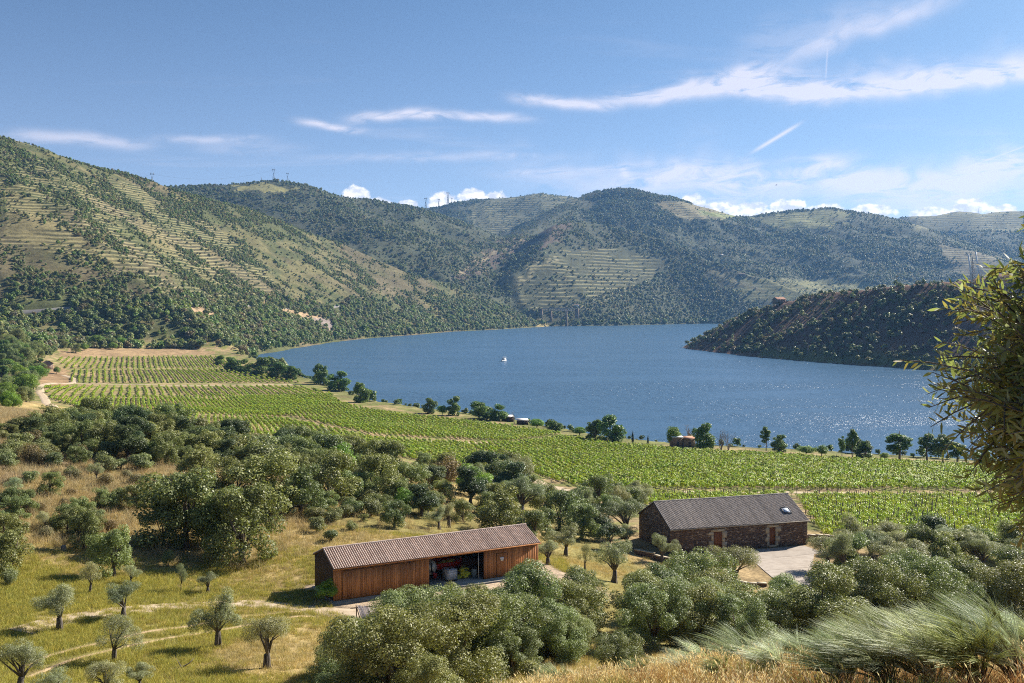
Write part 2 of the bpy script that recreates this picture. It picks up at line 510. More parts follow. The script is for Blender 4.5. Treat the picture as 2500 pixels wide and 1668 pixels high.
def hills(x, y):
    out = np.full(x.shape, -50.0)
    wob = (fbm(x / 260, y / 260, 4, 3) - 0.5)
    wob2 = (fbm(x / 70, y / 70, 3, 8) - 0.5)
    gul = 0.5 - np.abs(2 * fbm(x / 230 + wob, y / 230, 3, 14) - 1)
    for a, b in SEGS:
        ax_, ay_, az_, as_ = a; bx_, by_, bz_, bs_ = b
        ex, ey = bx_ - ax_, by_ - ay_
        t = np.clip(((x - ax_) * ex + (y - ay_) * ey) / (ex * ex + ey * ey), 0, 1)
        d = np.hypot(x - ax_ - t * ex, y - ay_ - t * ey)
        s = as_ + (bs_ - as_) * t
        z0 = az_ + (bz_ - az_) * t
        r = 24.0
        dd = np.sqrt(d * d + r * r) - r
        w = np.clip(d / 150, 0, 1)
        z = z0 - s * dd * (1 + 0.30 * wob * w) + (wob * 26 + wob2 * 10 + gul * 34) * w
        k = 9.0      # smooth maximum
        m = np.maximum(out, z)
        out = m + k * np.log(np.exp(-(m - out) / k) + np.exp(-(m - z) / k)) * 0.6
    return out


# river bank, as seen at water level on the 2350 copy: distance follows from the camera's height
def WL(x, y):
    v = y / K
    Y = F * CAMZ / (v - HOR)
    return ((x / K - 1250) / F * Y, Y)


BANK = [WL(*p) for p in [(2350, 1076), (2200, 1066), (1950, 1050), (1750, 1036), (1530, 1024), (1400, 1012), (1290, 988), (1180, 970), (1080, 957), (960, 944), (850, 924), (790, 898), (720, 878), (680, 866),
                         (630, 846), (592, 832), (580, 822), (600, 813), (680, 799), (760, 786), (850, 776), (950, 769), (1040, 761), (1130, 757), (1230, 751), (1262, 749), (1330, 748.5), (1420, 747.5), (1520, 745), (1620, 743)]]
BANK += [(900, 3000), (1700, 2900), (2600, 2700), (2600, 1900), (1500, 1850), (900, 1750), (420, 1560), (300, 1450)]
BANK += [WL(*p) for p in [(1566, 797), (1580, 801), (1640, 808), (1740, 820), (1880, 832), (2060, 844), (2170, 853), (2350, 871), (2600, 893)]]
BANK += [(620, 640), (1500, 560), (2600, 560), (2600, 300), (1200, 310), (600, 330), (300, 350)]
BK = np.array(BANK)


def river_sd(x, y):
    """distance to the water's edge, negative on the river"""
    d = np.full(x.shape, 1e9); ins = np.zeros(x.shape, bool)
    n = len(BK)
    for i in range(n):
        ax_, ay_ = BK[i]; bx_, by_ = BK[(i + 1) % n]
        ex, ey = bx_ - ax_, by_ - ay_
        t = np.clip(((x - ax_) * ex + (y - ay_) * ey) / (ex * ex + ey * ey + 1e-9), 0, 1)
        d = np.minimum(d, np.hypot(x - ax_ - t * ex, y - ay_ - t * ey))
        c = ((ay_ > y) != (by_ > y)) & (x < (bx_ - ax_) * (y - ay_) / (by_ - ay_ + 1e-12) + ax_)
        ins ^= c
    return np.where(ins, -d, d)


# house pads
BARN_O = np.array([-16.16, 90.0]); BARN_A = math.atan2(10.0, 18.8); BARN_Z = 35.0
BL, BW = 21.3, 5.7
HOUSE_O = np.array([21.9, 138.0]); HOUSE_A = R(16.5); HOUSE_Z = 27.1
HL, HW = 21.8, 10.6


def local(x, y, o, a):
    c, s = math.cos(a), math.sin(a)
    return (x - o[0]) * c + (y - o[1]) * s, -(x - o[0]) * s + (y - o[1]) * c


def pad(z, x, y, o, a, x0, x1, y0, y1, h, soft):
    lx, ly = local(x, y, o, a)
    d = np.hypot(np.maximum(np.maximum(x0 - lx, lx - x1), 0), np.maximum(np.maximum(y0 - ly, ly - y1), 0))
    w = 1 - sstep(0, soft, d)
    return z * (1 - w) + h * w


def ground(x, y):
    x = np.asarray(x, float); y = np.asarray(y, float)
    shp = x.shape
    x = np.atleast_1d(x).ravel(); y = np.atleast_1d(y).ravel()
    z = tps(x, y)
    z = np.where(y > 950, np.minimum(z, 40 + 0 * z), z)
    r = np.hypot(x, y)
    z = z + (fbm(x / 9, y / 9, 3, 21) - 0.5) * 0.7 * sstep(4, 30, r) + (fbm(x / 40, y / 40, 3, 22) - 0.5) * 1.6 * sstep(60, 200, r)
    z = pad(z, x, y, BARN_O, BARN_A, -1.0, BL + 1.5, -5.5, BW + 0.6, BARN_Z - 0.06, 4.0)
    z = pad(z, x, y, HOUSE_O, HOUSE_A, -0.5, HL + 3, -19.0, HW + 1, HOUSE_Z - 0.06, 5.0)
    far = y > 700
    far |= (x < -250)
    if far.any():
        hz = np.full(x.shape, -50.0)
        hz[far] = hills(x[far], y[far])
        k = 4.0
        m = np.maximum(z, hz)
        z = m + k * np.log(np.exp(-(m - z) / k) + np.exp(-(m - hz) / k)) * np.where(far, 1.0, 0.0)
    sd = river_sd(x, y) + (fbm(x / 30, y / 30, 3, 31) - 0.5) * 7.0
    bank = 0.5 + 0.62 * sd
    bank = np.where(sd > 0, bank, 0.2 + 0.25 * np.maximum(sd, -40))
    z = np.minimum(np.where(sd > 0, np.maximum(z, 1.2), -0.3), bank)
    return z.reshape(shp)


_YS = np.concatenate([np.geomspace(2.5, 300, 1500), np.geomspace(301, 7000, 3500)])


def hit(x, y, ymin=0.0):
    """where the line of sight through (x, y) of the 2350 copy meets the ground"""
    u, v = x / K, y / K
    Y = _YS[_YS > ymin]
    X = (u - 1250) / F * Y
    Z = CAMZ + (HOR - v) / F * Y
    g = ground(X, Y)
    i = np.argmax(Z <= g)
    if Z[i] > g[i]: i = len(Y) - 1
    return X[i], Y[i], g[i]


def gz(x, y):
    return float(ground(np.array([x]), np.array([y]))[0])


def px_of(X, Y, Z):
    return (X / Y * F + 1250) * K, (HOR - (Z - CAMZ) / Y * F) * K


# ---- terrain sheet: fine near the viewer, coarser with distance, reaching past the last ridge
ang = np.concatenate([np.linspace(-75, -31, 50)[:-1], np.linspace(-31, 31, 620), np.linspace(31, 75, 50)[1:]])
rad = np.concatenate([np.geomspace(1.5, 130, 170)[:-1], np.geomspace(130, 900, 210)[:-1], np.linspace(900, 4400, 430)[:-1], np.geomspace(4400, 9000, 40)])
AA, RR = np.meshgrid(np.radians(ang), rad)
GX, GY = RR * np.sin(AA), RR * np.cos(AA)
GZ = ground(GX, GY)
na, nr = len(ang), len(rad)
ii = np.arange(na * nr).reshape(nr, na)
quads = np.stack([ii[:-1, :-1], ii[:-1, 1:], ii[1:, 1:], ii[1:, :-1]], -1).reshape(-1, 4)

# soil and grass colours of the ground itself
x, y, z = GX.ravel(), GY.ravel(), GZ.ravel()
DRY = np.array([.37, .275, .12]); GREEN = np.array([.18, .172, .05]); BROWN = np.array([.21, .155, .095]); SOIL = np.array([.34, .25, .13])
KHAKI = np.array([.10, .107, .042]); TAN = np.array([.20, .17, .075]); RED = np.array([.135, .075, .05]); WEED = np.array([.16, .19, .04])


def blend(a, b, w):
    return a * (1 - w[:, None]) + b * w[:, None]


n1 = fbm(x / 14, y / 14, 4, 41); n2 = fbm(x / 4, y / 4, 3, 42); n3 = fbm(x / 120, y / 120, 4, 43); n4 = fbm(x / 45, y / 45, 4, 44)
C = np.tile(DRY, (len(x), 1))
C = blend(C, GREEN, sstep(.46, .64, n1) * 0.7)
wl = sstep(-26, -40, x) * sstep(104, 84, y)                       # greener sward among the olives
C = blend(C, GREEN, wl * sstep(.35, .6, n2) * 0.8)
brown = sstep(105, 125, y) * sstep(-28, -45, x) * sstep(260, 220, y)
C = blend(C, BROWN * 1.25, brown * sstep(.3, .55, n1))
vine = sstep(150, 165, y) * sstep(230, 300, y - x * 0.0 + 400) * (y < 1080)
lx, ly = local(x, y, HOUSE_O, HOUSE_A)
vine = ((y > 158) & (y < 1090) & (z < 26)).astype(float)
C = blend(C, blend(np.tile(SOIL, (len(x), 1)), WEED, sstep(.38, .62, fbm(x / 6, y / 6, 3, 51)) * .8), vine)
hill = sstep(6, 22, hills(np.where(y > 700, x, 0), np.where(y > 700, y, 700.0)) - 8) * (y > 720) + 0.0
hill = np.clip(hill + (x < -300) * (y < 720), 0, 1)
HC = blend(np.tile(KHAKI, (len(x), 1)), TAN, sstep(.48, .68, n4) * .65)
HC = blend(HC, BROWN * .8, sstep(.5, .7, n3) * .6)
# distance bands differ in cover: sunny left slopes are grassy, the far side is scrubbier
farside = sstep(2450, 2750, y)
HC = blend(HC, np.array([.072, .078, .045]), farside * .85)
head = ((x > 215) & (y < 1420) & (y > 640)).astype(float)
HC = blend(HC, blend(np.tile(RED, (len(x), 1)), np.array([.20, .12, .07]), sstep(.45, .65, n4)), head)
C = blend(C, HC, hill)
# far-off terraced vineyards: pale, cleared ground
terr = np.zeros(len(x)); tper = np.full(len(x), 6.0)
PXx = (x / np.maximum(y, 1) * F + 1250) * K
PXy = (HOR - (z - CAMZ) / np.maximum(y, 1) * F) * K


def inpoly(px, py, poly):
    ins = np.zeros(px.shape, bool)
    for i in range(len(poly)):
        (ax_, ay_), (bx_, by_) = poly[i], poly[(i + 1) % len(poly)]
        ins ^= ((ay_ > py) != (by_ > py)) & (px < (bx_ - ax_) * (py - ay_) / (by_ - ay_ + 1e-12) + ax_)
    return ins


def patch(poly, y0, y1, color, w=1.0, period=None):
    global C
    m = inpoly(PXx + (n4 - .5) * 60 + (n1 - .5) * 30, PXy + (n1 - .5) * 16 + (n4 - .5) * 24, poly) & (y > y0) & (y < y1)
    if color is not None: C = blend(C, np.array(color), m * w)
    if period: terr[m] = 1.0; tper[m] = period


patch([(0, 340), (330, 430), (420, 470), (620, 600), (640, 690), (300, 690), (0, 560)], 1200, 2100, None, period=5.2)
patch([(0, 420), (90, 470), (200, 560), (290, 600), (200, 610), (0, 540)], 1200, 1700, (.27, .225, .10), .7)
patch([(300, 480), (430, 570), (520, 620), (470, 630), (340, 560)], 1300, 1900, (.24, .20, .09), .5)
patch([(530, 425), (600, 421), (690, 432), (640, 444), (530, 442)], 2900, 3500, (.30, .27, .10), .9)
patch([(1160, 640), (1290, 575), (1420, 570), (1530, 600), (1500, 640), (1440, 660), (1300, 700), (1200, 712)], 2650, 3400, (.10, .10, .05), .6, 11.0)
patch([(1500, 462), (1560, 462), (1700, 495), (1660, 505), (1560, 502)], 3900, 4600, (.30, .24, .12), .7, 9.0)
patch([(1600, 480), (1700, 496), (1690, 506), (1610, 496)], 3900, 4600, (.26, .30, .10), .8)
patch([(1720, 500), (1900, 480), (1960, 490), (1900, 520), (1800, 530)], 3900, 4600, (.26, .26, .10), .8, 11.0)
patch([(1200, 440), (1340, 445), (1260, 540), (1090, 545), (1080, 470)], 4200, 5400, (.20, .19, .09), .6, 12.0)
patch([(1700, 640), (1900, 640), (2100, 660), (2100, 690), (1700, 690)], 2600, 3600, (.28, .27, .11), .6, 5.0)
patch([(2150, 560), (2300, 590), (2320, 650), (2200, 630)], 2600, 5000, (.27, .21, .12), .6, 10.0)
patch([(2080, 490), (2350, 480), (2350, 530), (2100, 530)], 4000, 6000, (.26, .24, .12), .6, 12.0)
patch([(130, 800), (250, 790), (480, 800), (500, 816), (140, 822)], 850, 1200, (.36, .24, .13), .9)
patch([(95, 830), (160, 850), (165, 880), (90, 900), (85, 860)], 550, 1000, (.34, .22, .12), .9)
# cut banks along the hillside road
for poly in [[(80, 690), (150, 690), (165, 712), (90, 716)], [(430, 705), (480, 712), (496, 730), (450, 734)], [(620, 700), (690, 705), (760, 735), (770, 758), (700, 752), (650, 720)],
             [(780, 695), (820, 698), (835, 720), (800, 716)], [(300, 690), (420, 690), (430, 700), (300, 700)], [(360, 698), (400, 704), (440, 735), (425, 735)], [(530, 690), (620, 690), (620, 702), (530, 702)]]:
    patch(poly, 1100, 2000, (.42, .29, .17), .95)
patch([(1030, 640), (1180, 540), (1300, 500), (1300, 540), (1180, 600), (1060, 650)], 2700, 3500, (.135, .095, .07), .8)
patch([(1050, 628), (1190, 543), (1196, 548), (1060, 634)], 2600, 4300, (.26, .21, .12), .9)
patch([(1150, 650), (1200, 625), (1280, 590), (1284, 597), (1210, 632), (1160, 656)], 2600, 3400, (.30, .26, .14), .9)
patch([(1300, 712), (1440, 662), (1446, 668), (1310, 718)], 2600, 3400, (.30, .26, .14), .9)
patch([(1560, 590), (1760, 668), (1755, 676), (1555, 600)], 2600, 3600, (.24, .21, .11), .8)
patch([(690, 735), (770, 730), (775, 756), (710, 754)], 1200, 1900, (.22, .19, .18), .8)

bank_ = river_sd(x, y)
C = blend(C, np.array([.17, .175, .06]), sstep(26, 8, bank_) * (y < 1150) * (bank_ > 0) * .85)
bx_l, by_l = local(x, y, BARN_O, BARN_A)
yardm = sstep(-3.5, -1.5, bx_l) * sstep(28, 24, bx_l) * sstep(-7.2, -5.0, by_l + (n2 - .5) * 2) * sstep(8.0, 6.0, by_l)
C = blend(C, np.array([.42, .32, .23]), np.clip(yardm, 0, 1) * .9)
hx_l, hy_l = local(x, y, HOUSE_O, HOUSE_A)
yardh = sstep(-9, -5, hx_l) * sstep(30, 27, hx_l) * sstep(-24, -20, hy_l) * sstep(14, 12, hy_l)
C = blend(C, np.array([.40, .28, .15]), np.clip(yardh, 0, 1) * .8)
nearg = sstep(52, 40, y)
C = blend(C, np.array([.38, .22, .06]), nearg * .7)

gm, t, bs, out = material('earth_and_grass')
at = t.node('ShaderNodeAttribute', attribute_name='tint')
pos = t.node('ShaderNodeNewGeometry').outputs['Position']
fine = t.noise(pos, 1.7, 6, 0.7)
mid = t.noise(pos, 0.23, 5, 0.6)
wide = t.noise(pos, 0.035, 5, 0.65)
c = t.mix(t.ramp(fine, 0.32, 0.72), at.outputs['Color'], (0.05, 0.04, 0.02), 'MIX')
k = t.m('MULTIPLY_ADD', t.ramp(fine, 0.25, 0.75), 0.7, 0.62)
k = t.m('MULTIPLY', k, t.m('MULTIPLY_ADD', t.ramp(mid, 0.25, 0.75), 0.55, 0.72))
k = t.m('MULTIPLY', k, t.m('MULTIPLY_ADD', t.ramp(wide, 0.3, 0.7), 0.45, 0.78))
c = t.mix(1.0, at.outputs['Color'], t.xyz(k, k, k), 'MULTIPLY')
ta = t.node('ShaderNodeAttribute', attribute_name='terrace').outputs['Fac']
tp = t.node('ShaderNodeAttribute', attribute_name='period').outputs['Fac']
pz_ = t.sep(pos)[2]
zz = t.m('ADD', pz_, t.m('MULTIPLY', t.noise(pos, 0.006, 3, 0.5), 16.0))
band = t.m('SINE', t.m('MULTIPLY', t.m('DIVIDE', zz, tp), 6.2832))
tm_ = t.m('MULTIPLY', ta, t.ramp(t.noise(pos, 0.012, 4, 0.6), 0.36, 0.54))
c = t.mix(t.m('MULTIPLY', t.m('MULTIPLY', t.ramp(band, 0.45, 0.9), tm_), 0.72), c, (0.33, 0.29, 0.14))
c = t.mix(t.m('MULTIPLY', t.m('MULTIPLY', t.ramp(band, -0.1, -0.7), tm_), 0.7), c, (0.05, 0.055, 0.03))
t.l.new(c, bs.inputs['Base Color'])
bs.inputs['Roughness'].default_value = 0.95
bs.inputs['Specular IOR Level'].default_value = 0.1
bp = t.node('ShaderNodeBump')
bp.inputs['Strength'].default_value = 0.6
bp.inputs['Distance'].default_value = 0.25
t.l.new(t.m('ADD', fine, t.m('ADD', t.m('MULTIPLY', mid, 2.0), t.m('MULTIPLY', wide, 16.0))), bp.inputs['Height'])
t.l.new(bp.outputs[0], bs.inputs['Normal'])

me = np_mesh('terrain', np.stack([x, y, z], 1), quads, [gm], True, C, attrs={'terrace': terr, 'period': tper})
terrain = tag(link('terrain', me), 'river valley slopes of dry grass, scrub and terraces', kind='structure')

# ---- river
wm, t, bs, out = material('river_water')
pos = t.node('ShaderNodeNewGeometry').outputs['Position']
sx, sy, sz = t.sep(pos)[:3]
wv = t.xyz(sx, t.m('MULTIPLY', sy, 1.0), 0.0)
w1 = t.noise(wv, 0.13, 3, 0.6, 0.4)
w2 = t.noise(wv, 0.85, 4, 0.65, 0.3)
w3 = t.noise(t.xyz(t.m('MULTIPLY', sx, 0.35), sy, 0.0), 0.011, 4, 0.62, 0.9)
hgt = t.m('ADD', t.m('MULTIPLY', w1, 1.3), t.m('MULTIPLY', w2, 0.42))
amp = t.m('MULTIPLY_ADD', t.ramp(w3, 0.35, 0.65), 1.0, 0.30)
bp = t.node('ShaderNodeBump')
bp.inputs['Strength'].default_value = 1.0
bp.inputs['Distance'].default_value = 1.15
t.l.new(t.m('MULTIPLY', hgt, amp), bp.inputs['Height'])
t.l.new(bp.outputs[0], bs.inputs['Normal'])
bs.inputs['Base Color'].default_value = (0.05, 0.115, 0.20, 1)
bs.inputs['Roughness'].default_value = 0.25
bs.inputs['IOR'].default_value = 1.33
V = np.array([(-3000, 200, 0), (6000, 200, 0), (6000, 5000, 0), (-3000, 5000, 0)], float)
river = tag(link('river', np_mesh('river', V, np.array([[0, 1, 2, 3]]), [wm])), 'wide blue wind-ruffled river winding through the valley', kind='structure')

# ---- air between here and the far ridges
hm = bpy.data.materials.new('valley_air')
hm.use_nodes = True
ht = NT(hm.node_tree); ht.n.clear()
pv = ht.node('ShaderNodeVolumePrincipled')
pv.inputs['Color'].default_value = (0.24, 0.52, 1.0, 1)
pv.inputs['Density'].default_value = 0.000048
pv.inputs['Anisotropy'].default_value = 0.2
ho = ht.node('ShaderNodeOutputMaterial')
ht.l.new(pv.outputs[0], ho.inputs[1])
MB().box((-10000, -300, -12), (10000, 9600, 760)).build('haze', hm)
tag(bpy.data.objects['haze'], 'thin blue summer haze in the valley air', kind='stuff')
# ------------------------------------------------------------------ quick ground lookup and placing by sight
_la = ang; _lr = np.log(rad)


def ground_fast(X, Y):
    a = np.degrees(np.arctan2(X, Y)); r = np.log(np.maximum(np.hypot(X, Y), 1.6))
    i = np.clip(np.searchsorted(_la, a) - 1, 0, na - 2); j = np.clip(np.searchsorted(_lr, r) - 1, 0, nr - 2)
    fa = np.clip((a - _la[i]) / (_la[i + 1] - _la[i]), 0, 1); fr = np.clip((r - _lr[j]) / (_lr[j + 1] - _lr[j]), 0, 1)
    return (GZ[j, i] * (1 - fa) + GZ[j, i + 1] * fa) * (1 - fr) + (GZ[j + 1, i] * (1 - fa) + GZ[j + 1, i + 1] * fa) * fr


def gz(X, Y):
    return float(ground_fast(np.array([X]), np.array([Y]))[0])


def hit(x, y, lift=0.0, ymin=0.0):
    """first spot where the sight line through (x, y) is `lift` above the ground (lift may be a function of distance)"""
    u, v = x / K, y / K
    Y = _YS[_YS > ymin]
    X = (u - 1250) / F * Y
    Z = CAMZ + (HOR - v) / F * Y
    g = ground_fast(X, Y)
    lf = lift(Y) if callable(lift) else lift
    i = int(np.argmax(Z <= g + lf))
    if not (Z <= g + lf).any(): i = len(Y) - 1
    return float(X[i]), float(Y[i]), float(g[i])


# running skyline, to know what ground can be seen at all
_tan = (GZ - CAMZ) / RR
_run = np.maximum.accumulate(_tan, axis=0)


def seen(X, Y, Z, margin):
    a = np.degrees(np.arctan2(X, Y)); rr = np.hypot(X, Y)
    i = np.clip(np.searchsorted(_la, a) - 1, 0, na - 2); j = np.clip(np.searchsorted(_lr, np.log(rr)) - 2, 0, nr - 2)
    return (Z + margin - CAMZ) / rr >= _run[j, i]


# ------------------------------------------------------------------ leaves, bark and grass
def leaf_mat(name, tip=(1.25, 1.3, 0.6), rough=0.5, spec=0.35, trans=0.25, hue=0.12):
    m, t, bs, out = material(name)
    at = t.node('ShaderNodeAttribute', attribute_name='tint')
    oi = t.node('ShaderNodeObjectInfo')
    r = oi.outputs['Random']
    k = t.m('MULTIPLY_ADD', r, 0.62, 1.12)
    r2 = t.m('FRACT', t.m('MULTIPLY', r, 7.31))
    c = t.mix(1.0, at.outputs['Color'], t.xyz(t.m('MULTIPLY', k, t.m('MULTIPLY_ADD', r2, 2 * hue, 1.0 - hue)), k, t.m('MULTIPLY', k, t.m('MULTIPLY_ADD', r2, -hue, 0.86 + hue / 2))), 'MULTIPLY')
    t.l.new(c, bs.inputs['Base Color'])
    bs.inputs['Roughness'].default_value = rough
    bs.inputs['Specular IOR Level'].default_value = spec
    if trans:
        tr = t.node('ShaderNodeBsdfTranslucent')
        t.l.new(t.mix(1.0, c, tip, 'MULTIPLY'), tr.inputs[0])
        mx = t.node('ShaderNodeMixShader')
        mx.inputs[0].default_value = trans
        t.l.new(bs.outputs[0], mx.inputs[1]); t.l.new(tr.outputs[0], mx.inputs[2])
        t.l.new(mx.outputs[0], out.inputs[0])
    return m


LEAF = leaf_mat('foliage')
STRAW = leaf_mat('straw', tip=(1.08, 1.03, .85), rough=0.7, spec=0.2, trans=0.3, hue=0.08)
BROOMM = leaf_mat('broom_stem', tip=(1.05, 1.05, .85), rough=.6, spec=.3, trans=.15, hue=.06)
BARK = simple_mat('bark', (.075, .058, .042), (.17, .135, .10), 0.9, 5.0, 0.8, stretch=(1, 1, .35))
BARKG = simple_mat('grey_bark', (.07, .058, .048), (.17, .145, .12), 0.9, 4.0, 0.8, stretch=(1, 1, .35))
DEADW = simple_mat('dead_wood', (.14, .12, .11), (.27, .24, .22), 0.9, 6.0, 0.5)


def leaf_cloud(n, cen, rads, size, base, seed, asp=0.55, up=0.15, var=0.35, shell=(0.62, 1.05), rnd=0.75, light=None, squash=0.85, lift=0.75):
    g = np.random.default_rng(seed)
    cen = np.asarray(cen, float); rads = np.asarray(rads, float)
    p = rads ** 2; p = p / p.sum()
    ci = g.choice(len(cen), n, p=p)
    d = g.normal(size=(n, 3)); d[:, 2] += up; d /= np.linalg.norm(d, axis=1)[:, None]
    rr = rads[ci] * g.uniform(shell[0], shell[1], n)
    off = d * rr[:, None]; off[:, 2] *= squash
    pos = cen[ci] + off
    nrm = d + g.normal(size=(n, 3)) * rnd; nrm[:, 2] += lift; nrm /= np.linalg.norm(nrm, axis=1)[:, None]
    t = np.cross(nrm, g.normal(size=(n, 3))); t /= np.linalg.norm(t, axis=1)[:, None]
    b = np.cross(nrm, t)
    s = size * g.uniform(0.6, 1.35, n)[:, None]
    V = np.stack([pos - t * s * .5, pos + b * s * asp * .5, pos + t * s * .5, pos - b * s * asp * .5], 1)
    V[:, 1] += nrm * s * 0.12; V[:, 3] += nrm * s * 0.12
    tone = g.uniform(1 - var, 1 + var, n) * (g.uniform(.86, 1.14, len(cen))[ci])
    colr = np.asarray(base)[None] * tone[:, None]
    if light is not None:
        w = (g.random(n) < 0.22)
        colr[w] = np.asarray(light) * g.uniform(.8, 1.2, w.sum())[:, None]
    Q = np.arange(4 * n).reshape(n, 4)
    return V.reshape(-1, 3), Q, np.repeat(colr, 4, 0)


def clumps(n, W, H, z0, seed, rmin=.13, rmax=.24, shape=1.0, hollow=0.55, lobes=0, skirt=0.0):
    """centres of leaf masses filling an uneven dome W wide between z0 and H, gathered on a few boughs"""
    g = np.random.default_rng(seed)
    cs, rs = [], []
    hh = (H - z0) / 2
    lob = g.uniform(0.72, 1.15, 7)
    lc = []
    for i in range(lobes):
        a = i * 2.4 + g.uniform(-.5, .5); rr_ = g.uniform(.35, .85) * (0.55 if i % 3 == 2 else 1.0)
        lc.append(np.array([math.cos(a) * rr_ * W * .36, math.sin(a) * rr_ * W * .36, z0 + hh * (g.uniform(.75, 1.45) if i % 3 != 2 else g.uniform(1.35, 1.7))]))
    while len(cs) < n:
        cr = g.uniform(rmin, rmax) * W
        if lobes and g.random() < skirt:
            a = g.uniform(0, 6.28); rr_ = g.uniform(.35, 1.0) ** .6 * (W * .46 - cr)
            cs.append(np.array([math.cos(a) * rr_, math.sin(a) * rr_, z0 + cr * .6 + g.uniform(0, hh * .7)])); rs.append(cr)
            continue
        if lobes:
            k = g.integers(lobes)
            d = g.normal(size=3); d /= np.linalg.norm(d)
            R_ = W * (.20 if k % 3 != 2 else .17)
            c = lc[k] + d * R_ * g.uniform(.45, 1.0) * np.array([1, 1, .8])
            if c[2] - cr * .6 < z0 - .1 or c[2] + cr * .7 > H: continue
            cs.append(c); rs.append(cr)
            continue
        d = g.normal(size=3); d /= np.linalg.norm(d)
        if d[2] < -0.75: continue
        th = (math.atan2(d[1], d[0]) / (2 * math.pi) * 7) % 7
        lf = lob[int(th)] * (1 - th % 1) + lob[(int(th) + 1) % 7] * (th % 1)
        r = g.uniform(hollow, 1.0) ** 0.7
        c = np.array([d[0] * (W / 2 - cr * .8) * r * lf, d[1] * (W / 2 - cr * .8) * r * lf, 0])
        c[2] = z0 + hh + d[2] * (hh - cr * .5) * r * g.uniform(.85, 1.08) * shape
        cs.append(c); rs.append(cr)
    return np.array(cs), np.array(rs)


def limbs(mb, base_r, fork, tips, seed, wob=0.12, seg=6, tipr=0.018, lean=(0, 0)):
    g = np.random.default_rng(seed)
    f = np.array([lean[0], lean[1], fork])
    mid = f * .5 + np.array([g.uniform(-1, 1), g.uniform(-1, 1), 0]) * base_r * .5
    mb.tube([(0, 0, -0.25), (0, 0, 0.02), mid, f], [base_r * 1.7, base_r * 1.3, base_r, base_r * .82], seg + 2)
    for tp in tips:
        tp = np.asarray(tp)
        m1 = f + (tp - f) * .4 + np.array([0, 0, .12]) * np.linalg.norm(tp - f) + g.normal(size=3) * wob
        r0 = base_r * g.uniform(.38, .6)
        mb.tube([f - (0, 0, .1 * fork), m1, tp], [r0, r0 * .6, tipr], seg)


